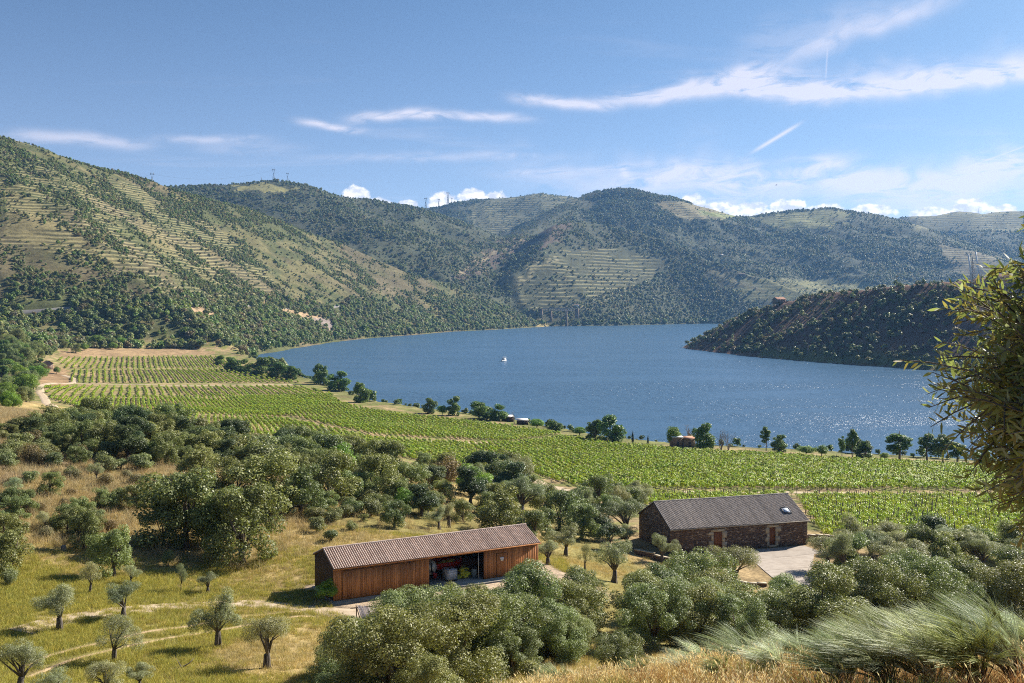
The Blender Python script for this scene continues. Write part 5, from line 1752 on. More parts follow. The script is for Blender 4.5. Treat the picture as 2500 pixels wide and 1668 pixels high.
vw, t, bs, out = material('vine_wood')
at = t.node('ShaderNodeAttribute', attribute_name='tint'); t.l.new(at.outputs['Color'], bs.inputs['Base Color']); bs.inputs['Roughness'].default_value = .9
VWOOD = vw
VN = [vine_mesh(i, 1.2, 120, .19, i % 2 == 0) for i in range(4)]
VM = [vine_mesh(10 + i, 1.5, 85, .28, i % 2 == 0) for i in range(4)]
VF = [vine_mesh(20 + i, 3.0, 100, .46, i == 0) for i in range(4)]


def rows(poly, az_deg, spacing, step, ymin, ymax, gap=.06, xr=None):
    """vine spots on parallel rows inside a field given by its outline in the photo"""
    W_ = np.array([hit(*p)[:2] for p in poly])
    a = R(az_deg); d = np.array([math.sin(a), math.cos(a)]); n = np.array([math.cos(a), -math.sin(a)])
    s0, s1 = (W_ @ d).min() - 5, (W_ @ d).max() + 5; q0, q1 = (W_ @ n).min() - 5, (W_ @ n).max() + 5
    S, Q_ = np.meshgrid(np.arange(s0, s1, step), np.arange(q0, q1, spacing))
    S = S + rng.normal(size=S.shape) * .12
    X = (S * d[0] + Q_ * n[0]).ravel(); Y = (S * d[1] + Q_ * n[1]).ravel()
    X = X + (fbm(X / 30, Y / 30, 2, 5) - .5) * 1.2
    ok = (Y > ymin) & (Y < ymax); X, Y = X[ok], Y[ok]
    Z = ground_fast(X, Y)
    px_ = (X / Y * F + 1250) * K; py_ = (HOR - (Z - CAMZ) / Y * F) * K
    ok = inpoly(px_, py_, poly) & seen(X, Y, Z, 4.0) & (rng.random(len(X)) > gap) & (Z > .8)
    return np.stack([X, Y, Z], 1)[ok], math.pi / 2 - a


VP, VR, VS, VI = [], [], [], []
FIELDS = [
    ([(1828, 1142), (2420, 1142), (2420, 1262), (1900, 1245), (1850, 1180)], -10, 2.1, 1.05, 146, 226, 0),
    ([(1380, 1138), (1500, 1137), (1835, 1139), (1700, 1150), (1480, 1168), (1360, 1160)], -10, 2.1, 1.05, 150, 226, 0),
    ([(1345, 1124), (2440, 1128), (2440, 1088), (2200, 1070), (1950, 1058), (1750, 1044), (1530, 1032), (1400, 1020), (1300, 1004), (1180, 1018), (1060, 1020), (1140, 1058), (1250, 1100)], -10, 2.2, 1.25, 225, 440, 1),
    ([(300, 945), (640, 962), (860, 1008), (1060, 1020), (1125, 1056), (1225, 1104), (1215, 1112), (1000, 1065), (700, 1015), (480, 988)], -17, 2.3, 1.25, 225, 640, 1),
    ([(860, 1000), (1170, 1014), (1290, 998), (1180, 982), (1080, 969), (960, 958), (850, 943), (780, 925), (640, 950)], -17, 2.2, 1.25, 300, 700, 1),
    ([(110, 914), (480, 914), (760, 906), (780, 925), (640, 958), (330, 945), (180, 935)], -21, 2.3, 3.0, 380, 720, 2),
    ([(100, 888), (690, 888), (760, 905), (480, 912), (110, 912)], -21, 4.4, 3.0, 450, 760, 2),
    ([(160, 850), (560, 848), (690, 879), (165, 879)], -22.5, 4.2, 3.0, 560, 950, 2),
    ([(130, 822), (490, 818), (560, 845), (150, 846)], -21, 4.4, 3.0, 650, 1120, 2)]
one = []
for poly, azd, sp, st_, y0, y1, lod in FIELDS:
    P, rz_ = rows(poly, azd, sp, st_, y0, y1, .03 if lod == 2 else .10)
    sc = rng.uniform(.85, 1.2, len(P))
    for lvl, m in ((lod, np.ones(len(P), bool)),):
        VP.append(P[m]); VR.append(np.full(m.sum(), rz_) + rng.choice([0, math.pi], m.sum())); VS.append(sc[m]); VI.append(rng.integers(0, 4, m.sum()) + 4 * lvl)
VP = np.concatenate(VP); VR = np.concatenate(VR); VS = np.concatenate(VS); VI = np.concatenate(VI)
# the nearest 300 in the picture are vines of their own
inpic = np.abs(VP[:, 0] / VP[:, 1] * F) < 1240
order = np.argsort(np.where(inpic, VP[:, 1], 1e9))[:300]
for i in order:
    o = link('vine', VN[VI[i] % 4], None, VP[i], (0, 0, VR[i]), VS[i])
    tag(o, 'leafy green vine in the nearest rows behind and beside the stone house', 'vine', 'vines nearest to the stone house')
rest = np.ones(len(VP), bool); rest[order] = False
scatter('vineyard_rows', VP[rest], VR[rest], VS[rest], VI[rest], VN + VM + VF, 'rows of green vines on stakes filling the valley floor')
print('vines', len(VP))

# ------------------------------------------------------------------ scrub on the hills
def bush_mesh(seed, base, light, n=190, size=.62, W=3.4, H=2.8):
    cs, rs = clumps(11, W, H, .1, seed, .17, .27, hollow=.3)
    V, Q, C_ = leaf_cloud(n, cs, rs, size, base, seed, .8, up=.35, light=light, shell=(.75, 1.05), rnd=.5)
    return np_mesh('bush', V, Q, [LEAF], colors=C_)


SCR = [bush_mesh(1, (0.111, 0.130, 0.065), (0.163, 0.182, 0.091)), bush_mesh(2, (0.130, 0.153, 0.068), (0.182, 0.202, 0.098)), bush_mesh(3, (0.091, 0.117, 0.058), (0.137, 0.163, 0.085)),
       bush_mesh(4, (0.169, 0.189, 0.086), (0.221, 0.234, 0.117)), bush_mesh(5, (0.130, 0.182, 0.055), (0.182, 0.240, 0.072)), bush_mesh(6, (0.156, 0.130, 0.085), (0.195, 0.176, 0.111))]


def hill_points(n, x0, x1, y0, y1, dens, size, picks, margin=6.0, zmin=1.2, lowbig=0.0):
    X = rng.uniform(x0, x1, n); Y = rng.uniform(y0, y1, n)
    ok = np.abs(X / Y) < .60
    X, Y = X[ok], Y[ok]
    Z = ground_fast(X, Y)
    ok = (Z > zmin) & seen(X, Y, Z, margin)
    X, Y, Z = X[ok], Y[ok], Z[ok]
    px_ = (X / Y * F + 1250) * K; py_ = (HOR - (Z - CAMZ) / Y * F) * K
    ok = rng.random(len(X)) < dens(X, Y, Z, px_, py_)
    X, Y, Z = X[ok], Y[ok], Z[ok]
    s_ = np.clip(rng.lognormal(0, .5, len(X)), .3, 2.3) * size / 3.4
    s3 = np.stack([s_, s_, s_ * rng.uniform(.75, 1.15, len(X))], 1)
    s3 = s3 * (1 + lowbig * sstep(95, 45, Z))[:, None]
    return np.stack([X, Y, Z - .2], 1), rng.uniform(0, 6.28, len(X)), s3, rng.choice(picks, len(X))


def notin(px_, py_, polys):
    m = np.ones(px_.shape)
    for p, k in polys: m = np.where(inpoly(px_, py_, p), k, m)
    return m


CLEAR = [([(510, 795), (720, 785), (720, 830), (510, 850)], .06), ([(130, 800), (500, 800), (700, 870), (700, 900), (90, 930), (90, 850)], 0.0), ([(620, 700), (760, 735), (770, 758), (650, 722)], .05), ([(80, 690), (165, 690), (165, 716), (80, 716)], .05),
         ([(430, 705), (496, 712), (496, 734), (440, 734)], .05), ([(0, 410), (200, 560), (290, 605), (0, 540)], .25), ([(530, 425), (690, 430), (640, 444), (530, 442)], .1)]


def dens_left(X, Y, Z, px_, py_):
    a = fbm(X / 34, Y / 34, 4, 61); b = fbm(X / 190, Y / 190, 3, 62)
    low = sstep(85, 40, Z)
    d = .07 + .93 * sstep(.49, .60, a * .6 + b * .4) + .9 * low * sstep(.30, .44, a)
    return np.clip(d, 0, 1) * notin(px_, py_, CLEAR)


def dens_back(X, Y, Z, px_, py_):
    a = fbm(X / 55, Y / 55, 4, 63); b = fbm(X / 320, Y / 320, 3, 64)
    d = .18 + .82 * sstep(.42, .55, a * .6 + b * .4)
    d = np.maximum(d, notin(px_, py_, [([(1280, 700), (1420, 655), (1520, 625), (1580, 618), (1720, 690), (1660, 740), (1280, 742)], 2.0)]) - 1)
    return np.clip(d, 0, 1) * notin(px_, py_, [([(530, 425), (690, 430), (640, 444), (530, 442)], .08), ([(1160, 640), (1290, 575), (1420, 570), (1530, 600), (1500, 640), (1440, 660), (1300, 700), (1200, 712)], .16),
        ([(1500, 462), (1560, 462), (1700, 495), (1660, 505), (1560, 502)], .04), ([(1720, 500), (1900, 480), (1960, 490), (1900, 520), (1800, 530)], .05), ([(1200, 440), (1340, 445), (1260, 540), (1090, 545), (1080, 470)], .2),
        ([(1700, 640), (1900, 640), (2100, 660), (2100, 690), (1700, 690)], .15), ([(2150, 560), (2300, 590), (2320, 650), (2200, 630)], .08), ([(2080, 490), (2350, 480), (2350, 530), (2100, 530)], .05)])


def crest(x_, y0=860, y1=1420):
    """highest standing ground of the headland along one line of sight"""
    Y = np.linspace(y0, y1, 400); X = (x_ / K - 1250) / F * Y
    i = int(np.argmax((ground_fast(X, Y) - CAMZ) / Y))
    return float(X[i]), float(Y[i]), gz(X[i], Y[i])


FARM = crest(1795)


def dens_head(X, Y, Z, px_, py_):
    a = fbm(X / 40, Y / 40, 4, 65)
    near_house = np.hypot(X - FARM[0], (Y - FARM[1] + 14) * .6) < 15
    return np.clip(.14 + .62 * sstep(.44, .60, a), 0, 1) * (X > 180) * np.where(near_house, .05, 1)


h1 = hill_points(330000, -1500, 60, 850, 2650, dens_left, 2.7, [0, 1, 1, 3, 3, 4, 4, 5], lowbig=.8)
h2 = hill_points(420000, -2100, 2800, 2450, 5600, dens_back, 4.8, [0, 1, 2, 0, 1, 3, 5])
h3 = hill_points(60000, 200, 1000, 640, 1480, dens_head, 3.5, [0, 2, 0, 1, 3, 5])
for nm, h, lab in (('hillside_scrub', h1, 'dark scrub and small oaks dotting the sunny left hill'), ('far_hill_scrub', h2, 'bluish scrub covering the far hills across the river'), ('headland_scrub', h3, 'dark scrub on the shaded headland at the bend')):
    scatter(nm, *h, SCR, lab)
    print(nm, len(h[0]))
# greener fringe along the water's edge
fx, fy, fs = [], [], []
for i in range(0, 30):
    a, b = BK[i], BK[i + 1] if i + 1 < len(BK) else BK[0]
    L = np.linalg.norm(b - a)
    nrm = np.array([-(b - a)[1], (b - a)[0]]) / L
    for q in np.arange(0, L, 3.2):
        p = a + (b - a) * q / L
        for sgn in (1, -1):
            o_ = p + nrm * sgn * (rng.uniform(3, 16) if i > 16 else rng.uniform(2, 9))
            if gz(*o_) > .5 and rng.random() < (.85 if i > 16 else .8): fx.append(o_[0]); fy.append(o_[1])
fx, fy = np.array(fx), np.array(fy)
s_ = rng.lognormal(0, .45, len(fx)) * np.where(fy > 1100, 1.7, np.where((fx < 0) & (fy > 600), 1.1, .75))
FR = [bush_mesh(11, (.09, .14, .036), (.15, .20, .05)), bush_mesh(12, (.11, .15, .042), (.17, .20, .065)), bush_mesh(13, (.07, .10, .036), (.11, .15, .05))]
scatter('bank_bushes', np.stack([fx, fy, ground_fast(fx, fy) - .2], 1), rng.uniform(0, 6.28, len(fx)), s_, rng.integers(0, 3, len(fx)), FR, 'fresh green bushes along the far water line')

# ------------------------------------------------------------------ grasses
def tuft(parts, name='tuft'):
    return merge_mesh(name, [(*p, 0) for p in parts], [STRAW])


DRYT = [tuft([strip_blades(26, 200 + i, .42, .028, spread=.3, area=.22, base=(.35, .29, .14), var=.35)]) for i in range(3)]
GRNT = [tuft([strip_blades(26, 220 + i, .40, .030, spread=.35, area=.24, base=(.235, .23, .06), var=.35), strip_blades(10, 230 + i, .5, .02, area=.25, base=(.42, .36, .10))]) for i in range(3)]
BRNT = [tuft([strip_blades(28, 240 + i, .62, .030, spread=.28, area=.32, base=(.33, .265, .17), var=.35, head=.09, headc=(.38, .31, .21))]) for i in range(3)]


def clear_of(X, Y):
    bx_, by_ = local(X, Y, BARN_O, BARN_A); hx_, hy_ = local(X, Y, HOUSE_O, HOUSE_A)
    return ~(((bx_ > -.6) & (bx_ < BL + 2.5) & (by_ > -5.2) & (by_ < BW + .4)) | ((hx_ > -1) & (hx_ < HL + 1) & (hy_ > -19) & (hy_ < HW + 1)))


TRKP = [np.array([tuple(v.co)[:2] for v in bpy.data.objects[o].data.vertices]) for o in ('dirt_track', 'dirt_rut', 'dirt_rut.001')]


def off_track(X, Y):
    ok = np.ones(len(X), bool)
    for P in TRKP:
        P = P[::3]
        for k in range(0, len(P), 400):
            q = P[k:k + 400]
            for a in range(0, len(X), 4000):
                sl = slice(a, a + 4000)
                ok[sl] &= ((X[sl, None] - q[None, :, 0]) ** 2 + (Y[sl, None] - q[None, :, 1]) ** 2).min(1) > .22
    return ok


def meadow(n, x0, x1, y0, y1, protos, smin, smax, mask, name, label):
    X = rng.uniform(x0, x1, n); Y = rng.uniform(y0, y1, n)
    ok = (np.abs(X / Y) < .56) & clear_of(X, Y) & (rng.random(n) < mask(X, Y))
    X, Y = X[ok], Y[ok]
    Z = ground_fast(X, Y)
    ok = seen(X, Y, Z, 1.0)
    X, Y, Z = X[ok], Y[ok], Z[ok]
    if y0 > 50:
        ok = off_track(X, Y); X, Y, Z = X[ok], Y[ok], Z[ok]
    scatter(name, np.stack([X, Y, Z - .02], 1), rng.uniform(0, 6.28, len(X)), rng.uniform(smin, smax, len(X)), rng.integers(0, len(protos), len(X)), protos, label)
    print(name, len(X))


gmask = lambda X, Y: np.clip(sstep(.38, .58, fbm(X / 14, Y / 14, 4, 41)) * .75 + sstep(-26, -40, X) * sstep(104, 84, Y) * .7, 0, 1)
meadow(52000, -62, 6, 54, 122, GRNT, .5, 1.0, gmask, 'green_grass', 'green grass of the olive meadow')
meadow(46000, -62, 30, 54, 140, DRYT, .45, .95, lambda X, Y: 1 - gmask(X, Y), 'dry_grass', 'straw coloured dry grass around the barn and olives')
meadow(38000, -125, 5, 100, 250, BRNT, .7, 1.5, lambda X, Y: sstep(-18, -38, X) * .8 + .12, 'brown_grass', 'tall brown dry grass on the shoulder')
GOLD = [tuft([strip_blades(34, 260 + i, .62, .011, lean=(-.22, 0), spread=.22, area=.20, base=(.41, .29, .13), var=.4, head=.085, headc=(.50, .38, .21), seg=4),
              strip_blades(20, 270 + i, .36, .012, lean=(-.1, 0), spread=.45, area=.22, base=(.36, .26, .12), var=.35)]) for i in range(4)]
PALE = [tuft([strip_blades(26, 280 + i, .75, .010, lean=(-.25, 0), spread=.2, area=.18, base=(.50, .40, .20), var=.3, head=.11, headc=(.66, .54, .34), seg=4)]) for i in range(2)]
meadow(11000, -9, 24, 20, 46, GOLD + PALE, .5, 1.0, lambda X, Y: (.25 + .75 * sstep(.42, .6, fbm(X / 3, Y / 3, 3, 71))) * (1 - .9 * sstep(.20, .30, X / Y)), 'golden_grass', 'golden dry grass on the slope in the foreground')
GREENF = [tuft([strip_blades(40, 290 + i, .5, .012, lean=(-.15, 0), spread=.4, area=.2, base=(.21, .235, .075), var=.3, seg=4)]) for i in range(2)]
meadow(9000, -9, 24, 20, 46, GREENF, .6, 1.3, lambda X, Y: sstep(.42, .58, fbm(X / 2.5, Y / 2.5, 3, 72)), 'green_weeds', 'tufts of green weeds among the golden grass')

RUST = [tuft([strip_blades(22, 310 + i, .55, .014, lean=(-.12, 0), spread=.3, area=.2, base=(.27, .15, .075), var=.35, seg=4), strip_blades(10, 320 + i, .6, .012, base=(.40, .33, .22), area=.2, head=.1, headc=(.55, .47, .33), seg=4)]) for i in range(2)]
meadow(7000, -9, 24, 20, 46, RUST, .6, 1.3, lambda X, Y: sstep(.45, .6, fbm(X / 2.2, Y / 2.2, 3, 75)), 'rusty_weeds', 'rusty dry weeds mixed into the golden grass')

# ------------------------------------------------------------------ feathery broom bushes bent by the wind
def broom(seed, tone):
    g = np.random.default_rng(seed)
    parts = []; mb = MB()
    for i in range(58):
        a = g.uniform(0, 6.28); out_ = g.uniform(.1, .85)
        d = np.array([math.cos(a) * out_ - .35, math.sin(a) * out_ * .8, 1.0]); d /= np.linalg.norm(d)
        L = g.uniform(.55, 1.25)
        p1 = d * L * .6; p2 = d * L + np.array([-.16, 0, -.02])
        mb.tube([(0, 0, -.1), p1, p2], [.018, .011, .005], 4, cap=False)
        m = 26
        V, Q, C_ = strip_blades(m, seed * 100 + i, .62, .0125, lean=(d[0] * .9 - g.uniform(.1, .75), d[1] + g.normal() * .15), spread=.15, area=.012, base=tone * g.uniform(.5, 1.4) * np.array([1, 1, g.uniform(.8, 1.15)]), var=.3, curl=.75, seg=4)
        t_ = g.uniform(.35, 1.0, m)
        st = p1[None] * (1 - t_[:, None]) * 1.2 + p2[None] * t_[:, None]
        V = V + np.repeat(st, 10, 0)
        parts.append((V, Q, C_, 0))
    return merge_mesh('broom_sprays', parts, [BROOMM]), mb.mesh('broom_stems', BARK)


BRO = [broom(1, np.array([.36, .39, .28])), broom(2, np.array([.28, .32, .20])), broom(3, np.array([.44, .46, .37])), broom(4, np.array([.25, .29, .14]))]
for k, (x_, Y, s_, lab) in enumerate([
        (1640, 37, 1.25, 'feathery broom at the left end of the swept row'), (1740, 36, 1.4, 'feathery broom below the oak by the drive'), (1830, 36, 1.3, 'feathery broom in the middle of the slope'),
        (1925, 35, 1.15, 'smaller broom in a gap of the swept row'), (2020, 36, 1.4, 'tall broom with plumes bent to the left'), (2115, 35, 1.5, 'tallest broom of the swept row'),
        (2210, 36, 1.35, 'silvery broom right of the tallest one'), (2300, 34, 1.45, 'silvery broom near the right edge'), (2385, 33, 1.4, 'broom cut by the right edge'),
        (2080, 29, 1.35, 'broom in the second row below the tallest'), (2180, 29, 1.4, 'broom in the second row with pale sprays'), (2290, 28, 1.5, 'broom in the second row near the right edge'),
        (2345, 22, 1.2, 'broom at the lower right corner'), (1980, 30, 1.0, 'low broom among the golden grass'), (2140, 22.5, 1.15, 'broom at the bottom edge on the right'), (2245, 22, 1.2, 'broom at the bottom edge near the corner'),
        (1850, 30, .8, 'small broom tuft in the golden grass'), (1720, 31, .75, 'small broom tuft at the bottom centre right'), (1560, 35, .75, 'broom tuft below the thicket'), (1480, 31, .65, 'low green broom at the bottom'),
        (2040, 22.5, 1.1, 'broom leaning over the golden grass at the bottom'), (1945, 23, .95, 'pale broom at the bottom edge right of centre'), (1790, 26, .7, 'low pale broom at the bottom edge near centre'), (1660, 27, .6, 'greenish broom tuft at the bottom edge near centre'),
        (1360, 36, .75, 'broom tuft beside the small dark oak'), (1290, 33, .7, 'broom tuft left of the small dark oak'), (1590, 30, .6, 'broom tuft at the bottom edge')]):
    if Y > 26: s_ *= .86
    X = (x_ / K - 1250) / F * Y
    Z = gz(X, Y)
    e = tag(empty('broom_bush', (X, Y, Z), rng.uniform(-.7, .7), s_), lab, 'bush')
    a, b = BRO[k % 4]
    link('sprays', a, e); link('stems', b, e)
for (x_, y_, w_, kd, lab) in [(1265, 1478, 70, 'shrub_brown', 'brownish shrub on the grassy slope'), (1330, 1462, 60, 'shrub', 'grey green shrub on the grassy slope'), (1230, 1545, 80, 'shrub', 'low shrub at the foot of the slope'),
                              (1640, 1500, 60, 'shrub_brown', 'brown shrub among the broom tufts'), (2300, 1400, 80, 'shrub_brown', 'dusky shrub behind the brooms')]:
    Cn(kd, x_, y_, w_, lab, tall=.75, ymin=30)

# ------------------------------------------------------------------ olive boughs close on the right
def near_olive(cx, cy, base_z):
    g = np.random.default_rng(404)
    e = tag(empty('olive_tree', (cx, cy, base_z)), 'leafy olive boughs close to the camera at the right edge', 'tree')
    cz = CAMZ - .27 - base_z
    wood = MB(); VL, QL, CL = [], [], []
    wood.tube([(0.25, .1, -.3), (.2, .08, .3), (.05, .05, .9), (0, 0, cz - .7)], [.16, .13, .10, .08], 9)
    n = 0
    tips = []
    for i in range(420):
        d = g.normal(size=3); d[0] = -abs(d[0]) if g.random() < .8 else d[0]; d[2] *= .95; d /= np.linalg.norm(d)
        r_ = 1.03 * (1 - .26 * max(d[2], 0) - .12 * max(-d[2], 0)) * g.uniform(.45, 1.0) ** .7
        tips.append(d * r_ + np.array([0, 0, cz]))
    for tp in tips:
        st = np.array([0, 0, cz - .7])
        mid = st * .5 + tp * .5 + g.normal(size=3) * .08
        wood.tube([st, mid, tp], [.03, .016, .004], 5, cap=False)
        for q in range(12):
            b0 = mid + (tp - mid) * g.uniform(.1, 1)
            dr = (tp - np.array([0, 0, cz])); dr = dr / np.linalg.norm(dr) + g.normal(size=3) * .55 + np.array([0, 0, -.05]); dr /= np.linalg.norm(dr)
            L = g.uniform(.16, .34)
            m = 16
            wood.tube([b0, b0 + dr * L * .6 + (0, 0, .01), b0 + dr * L], [.004, .003, .0015], 4, cap=False)
            for s in range(m):
                p = b0 + dr * L * (s + 1) / m
                side = np.cross(dr, g.normal(size=3)); side /= np.linalg.norm(side)
                ld = dr * g.uniform(.35, .9) + side * (1 if s % 2 else -1) * .8 + np.array([0, 0, .08]); ld /= np.linalg.norm(ld)
                nr_ = np.cross(ld, g.normal(size=3)); nr_ /= np.linalg.norm(nr_)
                wv = np.cross(ld, nr_)
                l_ = g.uniform(.042, .068); w_ = g.uniform(.0048, .0075)
                VL += [p, p + ld * l_ * .35 + wv * w_, p + ld * l_ * .35 - wv * w_ + nr_ * .002, p + ld * l_ * .72 + wv * w_ * .8 - nr_ * .003, p + ld * l_ * .72 - wv * w_ * .8 - nr_ * .003, p + ld * l_ - nr_ * .006]
                QL += [(n, n + 1, n + 2), (n + 1, n + 3, n + 4), (n + 1, n + 4, n + 2), (n + 3, n + 5, n + 4)]
                c0 = np.array([.19, .215, .09]) if g.random() < .62 else np.array([.25, .205, .08]) if g.random() < .55 else np.array([.27, .28, .19])  # brown-yellow leaves have the backlit sun tint put into their colour
                CL += [c0 * g.uniform(.7, 1.3)] * 6
                n += 6
    m_ = leaf_mat('olive_leaf', tip=(1.12, 1.15, .75), rough=.48, spec=.35, trans=.5)
    link('leaves', np_mesh('leaves', np.array(VL), np.array(QL), [m_], colors=np.array(CL)), e)
    wood.build('boughs', BARKG, e, True)
    return e


NX, NY = 2.92, 4.0
near_olive(NX, NY, gz(NX, NY))
# ------------------------------------------------------------------ small and distant things
GREYM = simple_mat('weathered_steel', (.20, .21, .23), (.28, .29, .31), .6, 3.0)


def pylon_mesh(H, W=None, head=True):
    W = W or H * .17
    r = H * .0095
    mb = MB()
    waist = H * .62
    ww = W * .30
    for sx_ in (-1, 1):
        for sy_ in (-1, 1):
            mb.tube([(sx_ * W / 2, sy_ * W / 2, -.5), (sx_ * ww / 2, sy_ * ww / 2, waist)], r, 4)
    lv = np.linspace(0, 1, 6)
    for a, b in zip(lv[:-1], lv[1:]):
        wa, wb = (W + (ww - W) * a) / 2, (W + (ww - W) * b) / 2
        za, zb = waist * a, waist * b
        for sg in (-1, 1):
            for (p, q) in (((-wa, sg * wa, za), (wb, sg * wb, zb)), ((wa, sg * wa, za), (-wb, sg * wb, zb)), ((sg * wa, -wa, za), (sg * wb, wb, zb)), ((sg * wa, wa, za), (sg * wb, -wb, zb))):
                mb.tube([p, q], r * .6, 3)
    if head:       # V-shaped window head with one cross arm
        top = H * .92; aw = W * .95
        for sy_ in (-1, 1):
            for sx_ in (-1, 1):
                mb.tube([(sx_ * ww / 2, sy_ * ww / 2, waist), (sx_ * aw / 2, sy_ * ww * .3, top)], r, 4)
                mb.tube([(sx_ * ww / 2, sy_ * ww / 2, waist + H * .02), (sx_ * aw * .36, sy_ * ww * .3, top - H * .1)], r * .6, 3)
        for zz in (top, top - H * .035):
            mb.tube([(-aw * .78, 0, zz), (aw * .78, 0, zz)], r * 1.1, 4)
        for q in range(9):
            xq = -aw * .78 + q * aw * .195
            mb.tube([(xq, 0, top), (min(xq + aw * .1, aw * .78), 0, top - H * .035)], r * .5, 3)
        for sx_ in (-1, 1): mb.tube([(sx_ * aw / 2, 0, top), (sx_ * aw / 2, 0, H)], r, 4)
        for sx_ in (-1, 0, 1): mb.tube([(sx_ * aw * .72, 0, top - .2), (sx_ * aw * .72, 0, top - H * .06)], r * .8, 4)
    else:
        for sx_ in (-1, 1):
            for sy_ in (-1, 1): mb.tube([(sx_ * ww / 2, sy_ * ww / 2, waist), (0, 0, H)], r, 4)
        for k in range(3):
            mb.tube([(-W * .5, 0, H * (.70 + .1 * k)), (W * .5, 0, H * (.70 + .1 * k))], r, 4)
    return mb.mesh('lattice', GREYM)


heads = {}
for (x_, y_, h_, Y, lab) in [
        (349, 436, 40, 3000, 'lattice pylon in the saddle above the left hill'), (628, 422, 35, 3205, 'taller of two lattice pylons on the flat hilltop'), (660, 423, 27, 3230, 'shorter of two lattice pylons on the flat hilltop'),
        (977, 481, 28, 5010, 'leftmost far pylon against the white cloud'), (1007, 482, 26, 5015, 'second far pylon against the white cloud'), (1028, 480, 40, 5020, 'tallest far pylon against the white cloud'), (1037, 480, 26, 5040, 'small far pylon just right of the tallest')]:
    X = (x_ / K - 1250) / F * Y
    Z = gz(X, Y)
    zt = CAMZ + (HOR - (y_ - h_) / K) / F * Y
    H_ = max(zt - Z, 20)
    o = tag(link('pylon', pylon_mesh(H_), None, (X, Y, Z), (0, 0, .3)), lab, 'pylon')
    heads[x_] = (X, Y, Z + H_ * .9)
for (x_, h_, Y, lab) in [(600, 11, 3190, 'thin mast left of the hilltop pylons'), (1081, 13, 5085, 'thin mast on the far ridge by the cloud'), (2245, 13, 5200, 'thin mast on the far right ridge')]:
    X = (x_ / K - 1250) / F * Y
    hh = h_ / K / F * Y
    tag(MB().tube([(0, 0, -1), (0, 0, hh * .6), (0, 0, hh)], [.9, .75, .5], 6).box((-.9, -.3, hh * .8), (.9, .3, hh * .8 + .9)).build('radio_mast', GREYM, None, loc=(X, Y, gz(X, Y))), lab, 'mast')


def wire(a, b, sag, name, label, r=.16):
    a, b = np.array(a), np.array(b)
    pts = [a + (b - a) * t_ - np.array([0, 0, sag * 4 * t_ * (1 - t_)]) for t_ in np.linspace(0, 1, 25)]
    tag(MB().tube(pts, r, 3, cap=False).build(name, GREYM), label, 'cable')


p1_, p2_ = heads[349], heads[628]
wire(p1_, p2_, 22, 'power_line', 'power line hanging between the saddle pylon and the flat hilltop')
wire((p1_[0] - 330, p1_[1] + 120, p1_[2] - 35), p1_, 12, 'power_line', 'power line running left from the saddle pylon')
# headland: dark lattice pylon, two tall pale poles, service poles
X, Y, Z = crest(2232)
tag(link('pylon', pylon_mesh(52 / K / F * 1012, 4.6, False), None, (X, Y, gz(X, Y)), (0, 0, .4)), 'narrow dark lattice pylon on the headland between pale poles', 'pylon')
for (x_, yb, yt, xt, lab) in [(2232, 645, 583, 2222, 'left of two tall pale poles on the headland'), (2250, 658, 578, 2239, 'right of two tall pale poles on the headland')]:
    X, Y, zb = crest(x_)
    Y -= 12; X = (x_ / K - 1250) / F * Y; zb = gz(X, Y)
    zt = CAMZ + (HOR - yt / K) / F * Y
    tag(MB().tube([(0, 0, -.5), ((xt - x_) / K / F * Y, 0, zt - zb)], [.95, .75], 8).build('tall_pole', WHITEP, None, loc=(X, Y, zb)), lab, 'pole')
for (x_, y_, h_, lab) in [(2058, 672, 24, 'dark wooden pole on the crest of the headland'), (1785, 818, 24, 'thin pole near the water on the headland'), (1854, 822, 30, 'second thin pole near the water on the headland')]:
    X, Y, Z = crest(x_) if x_ == 2058 else hit(x_, y_)
    hh = h_ / K / F * Y
    mb = MB().tube([(0, 0, -.5), (0, 0, hh)], [.38, .28], 6)
    if x_ == 2058: mb.box((-1.6, -.15, hh * .86), (1.6, .15, hh * .92))
    tag(mb.build('utility_pole', simple_mat('pole_wood', (.16, .14, .13), (.3, .28, .27), .8) if x_ != 2058 else WOODD, None, loc=(X, Y, Z)), lab, 'pole')


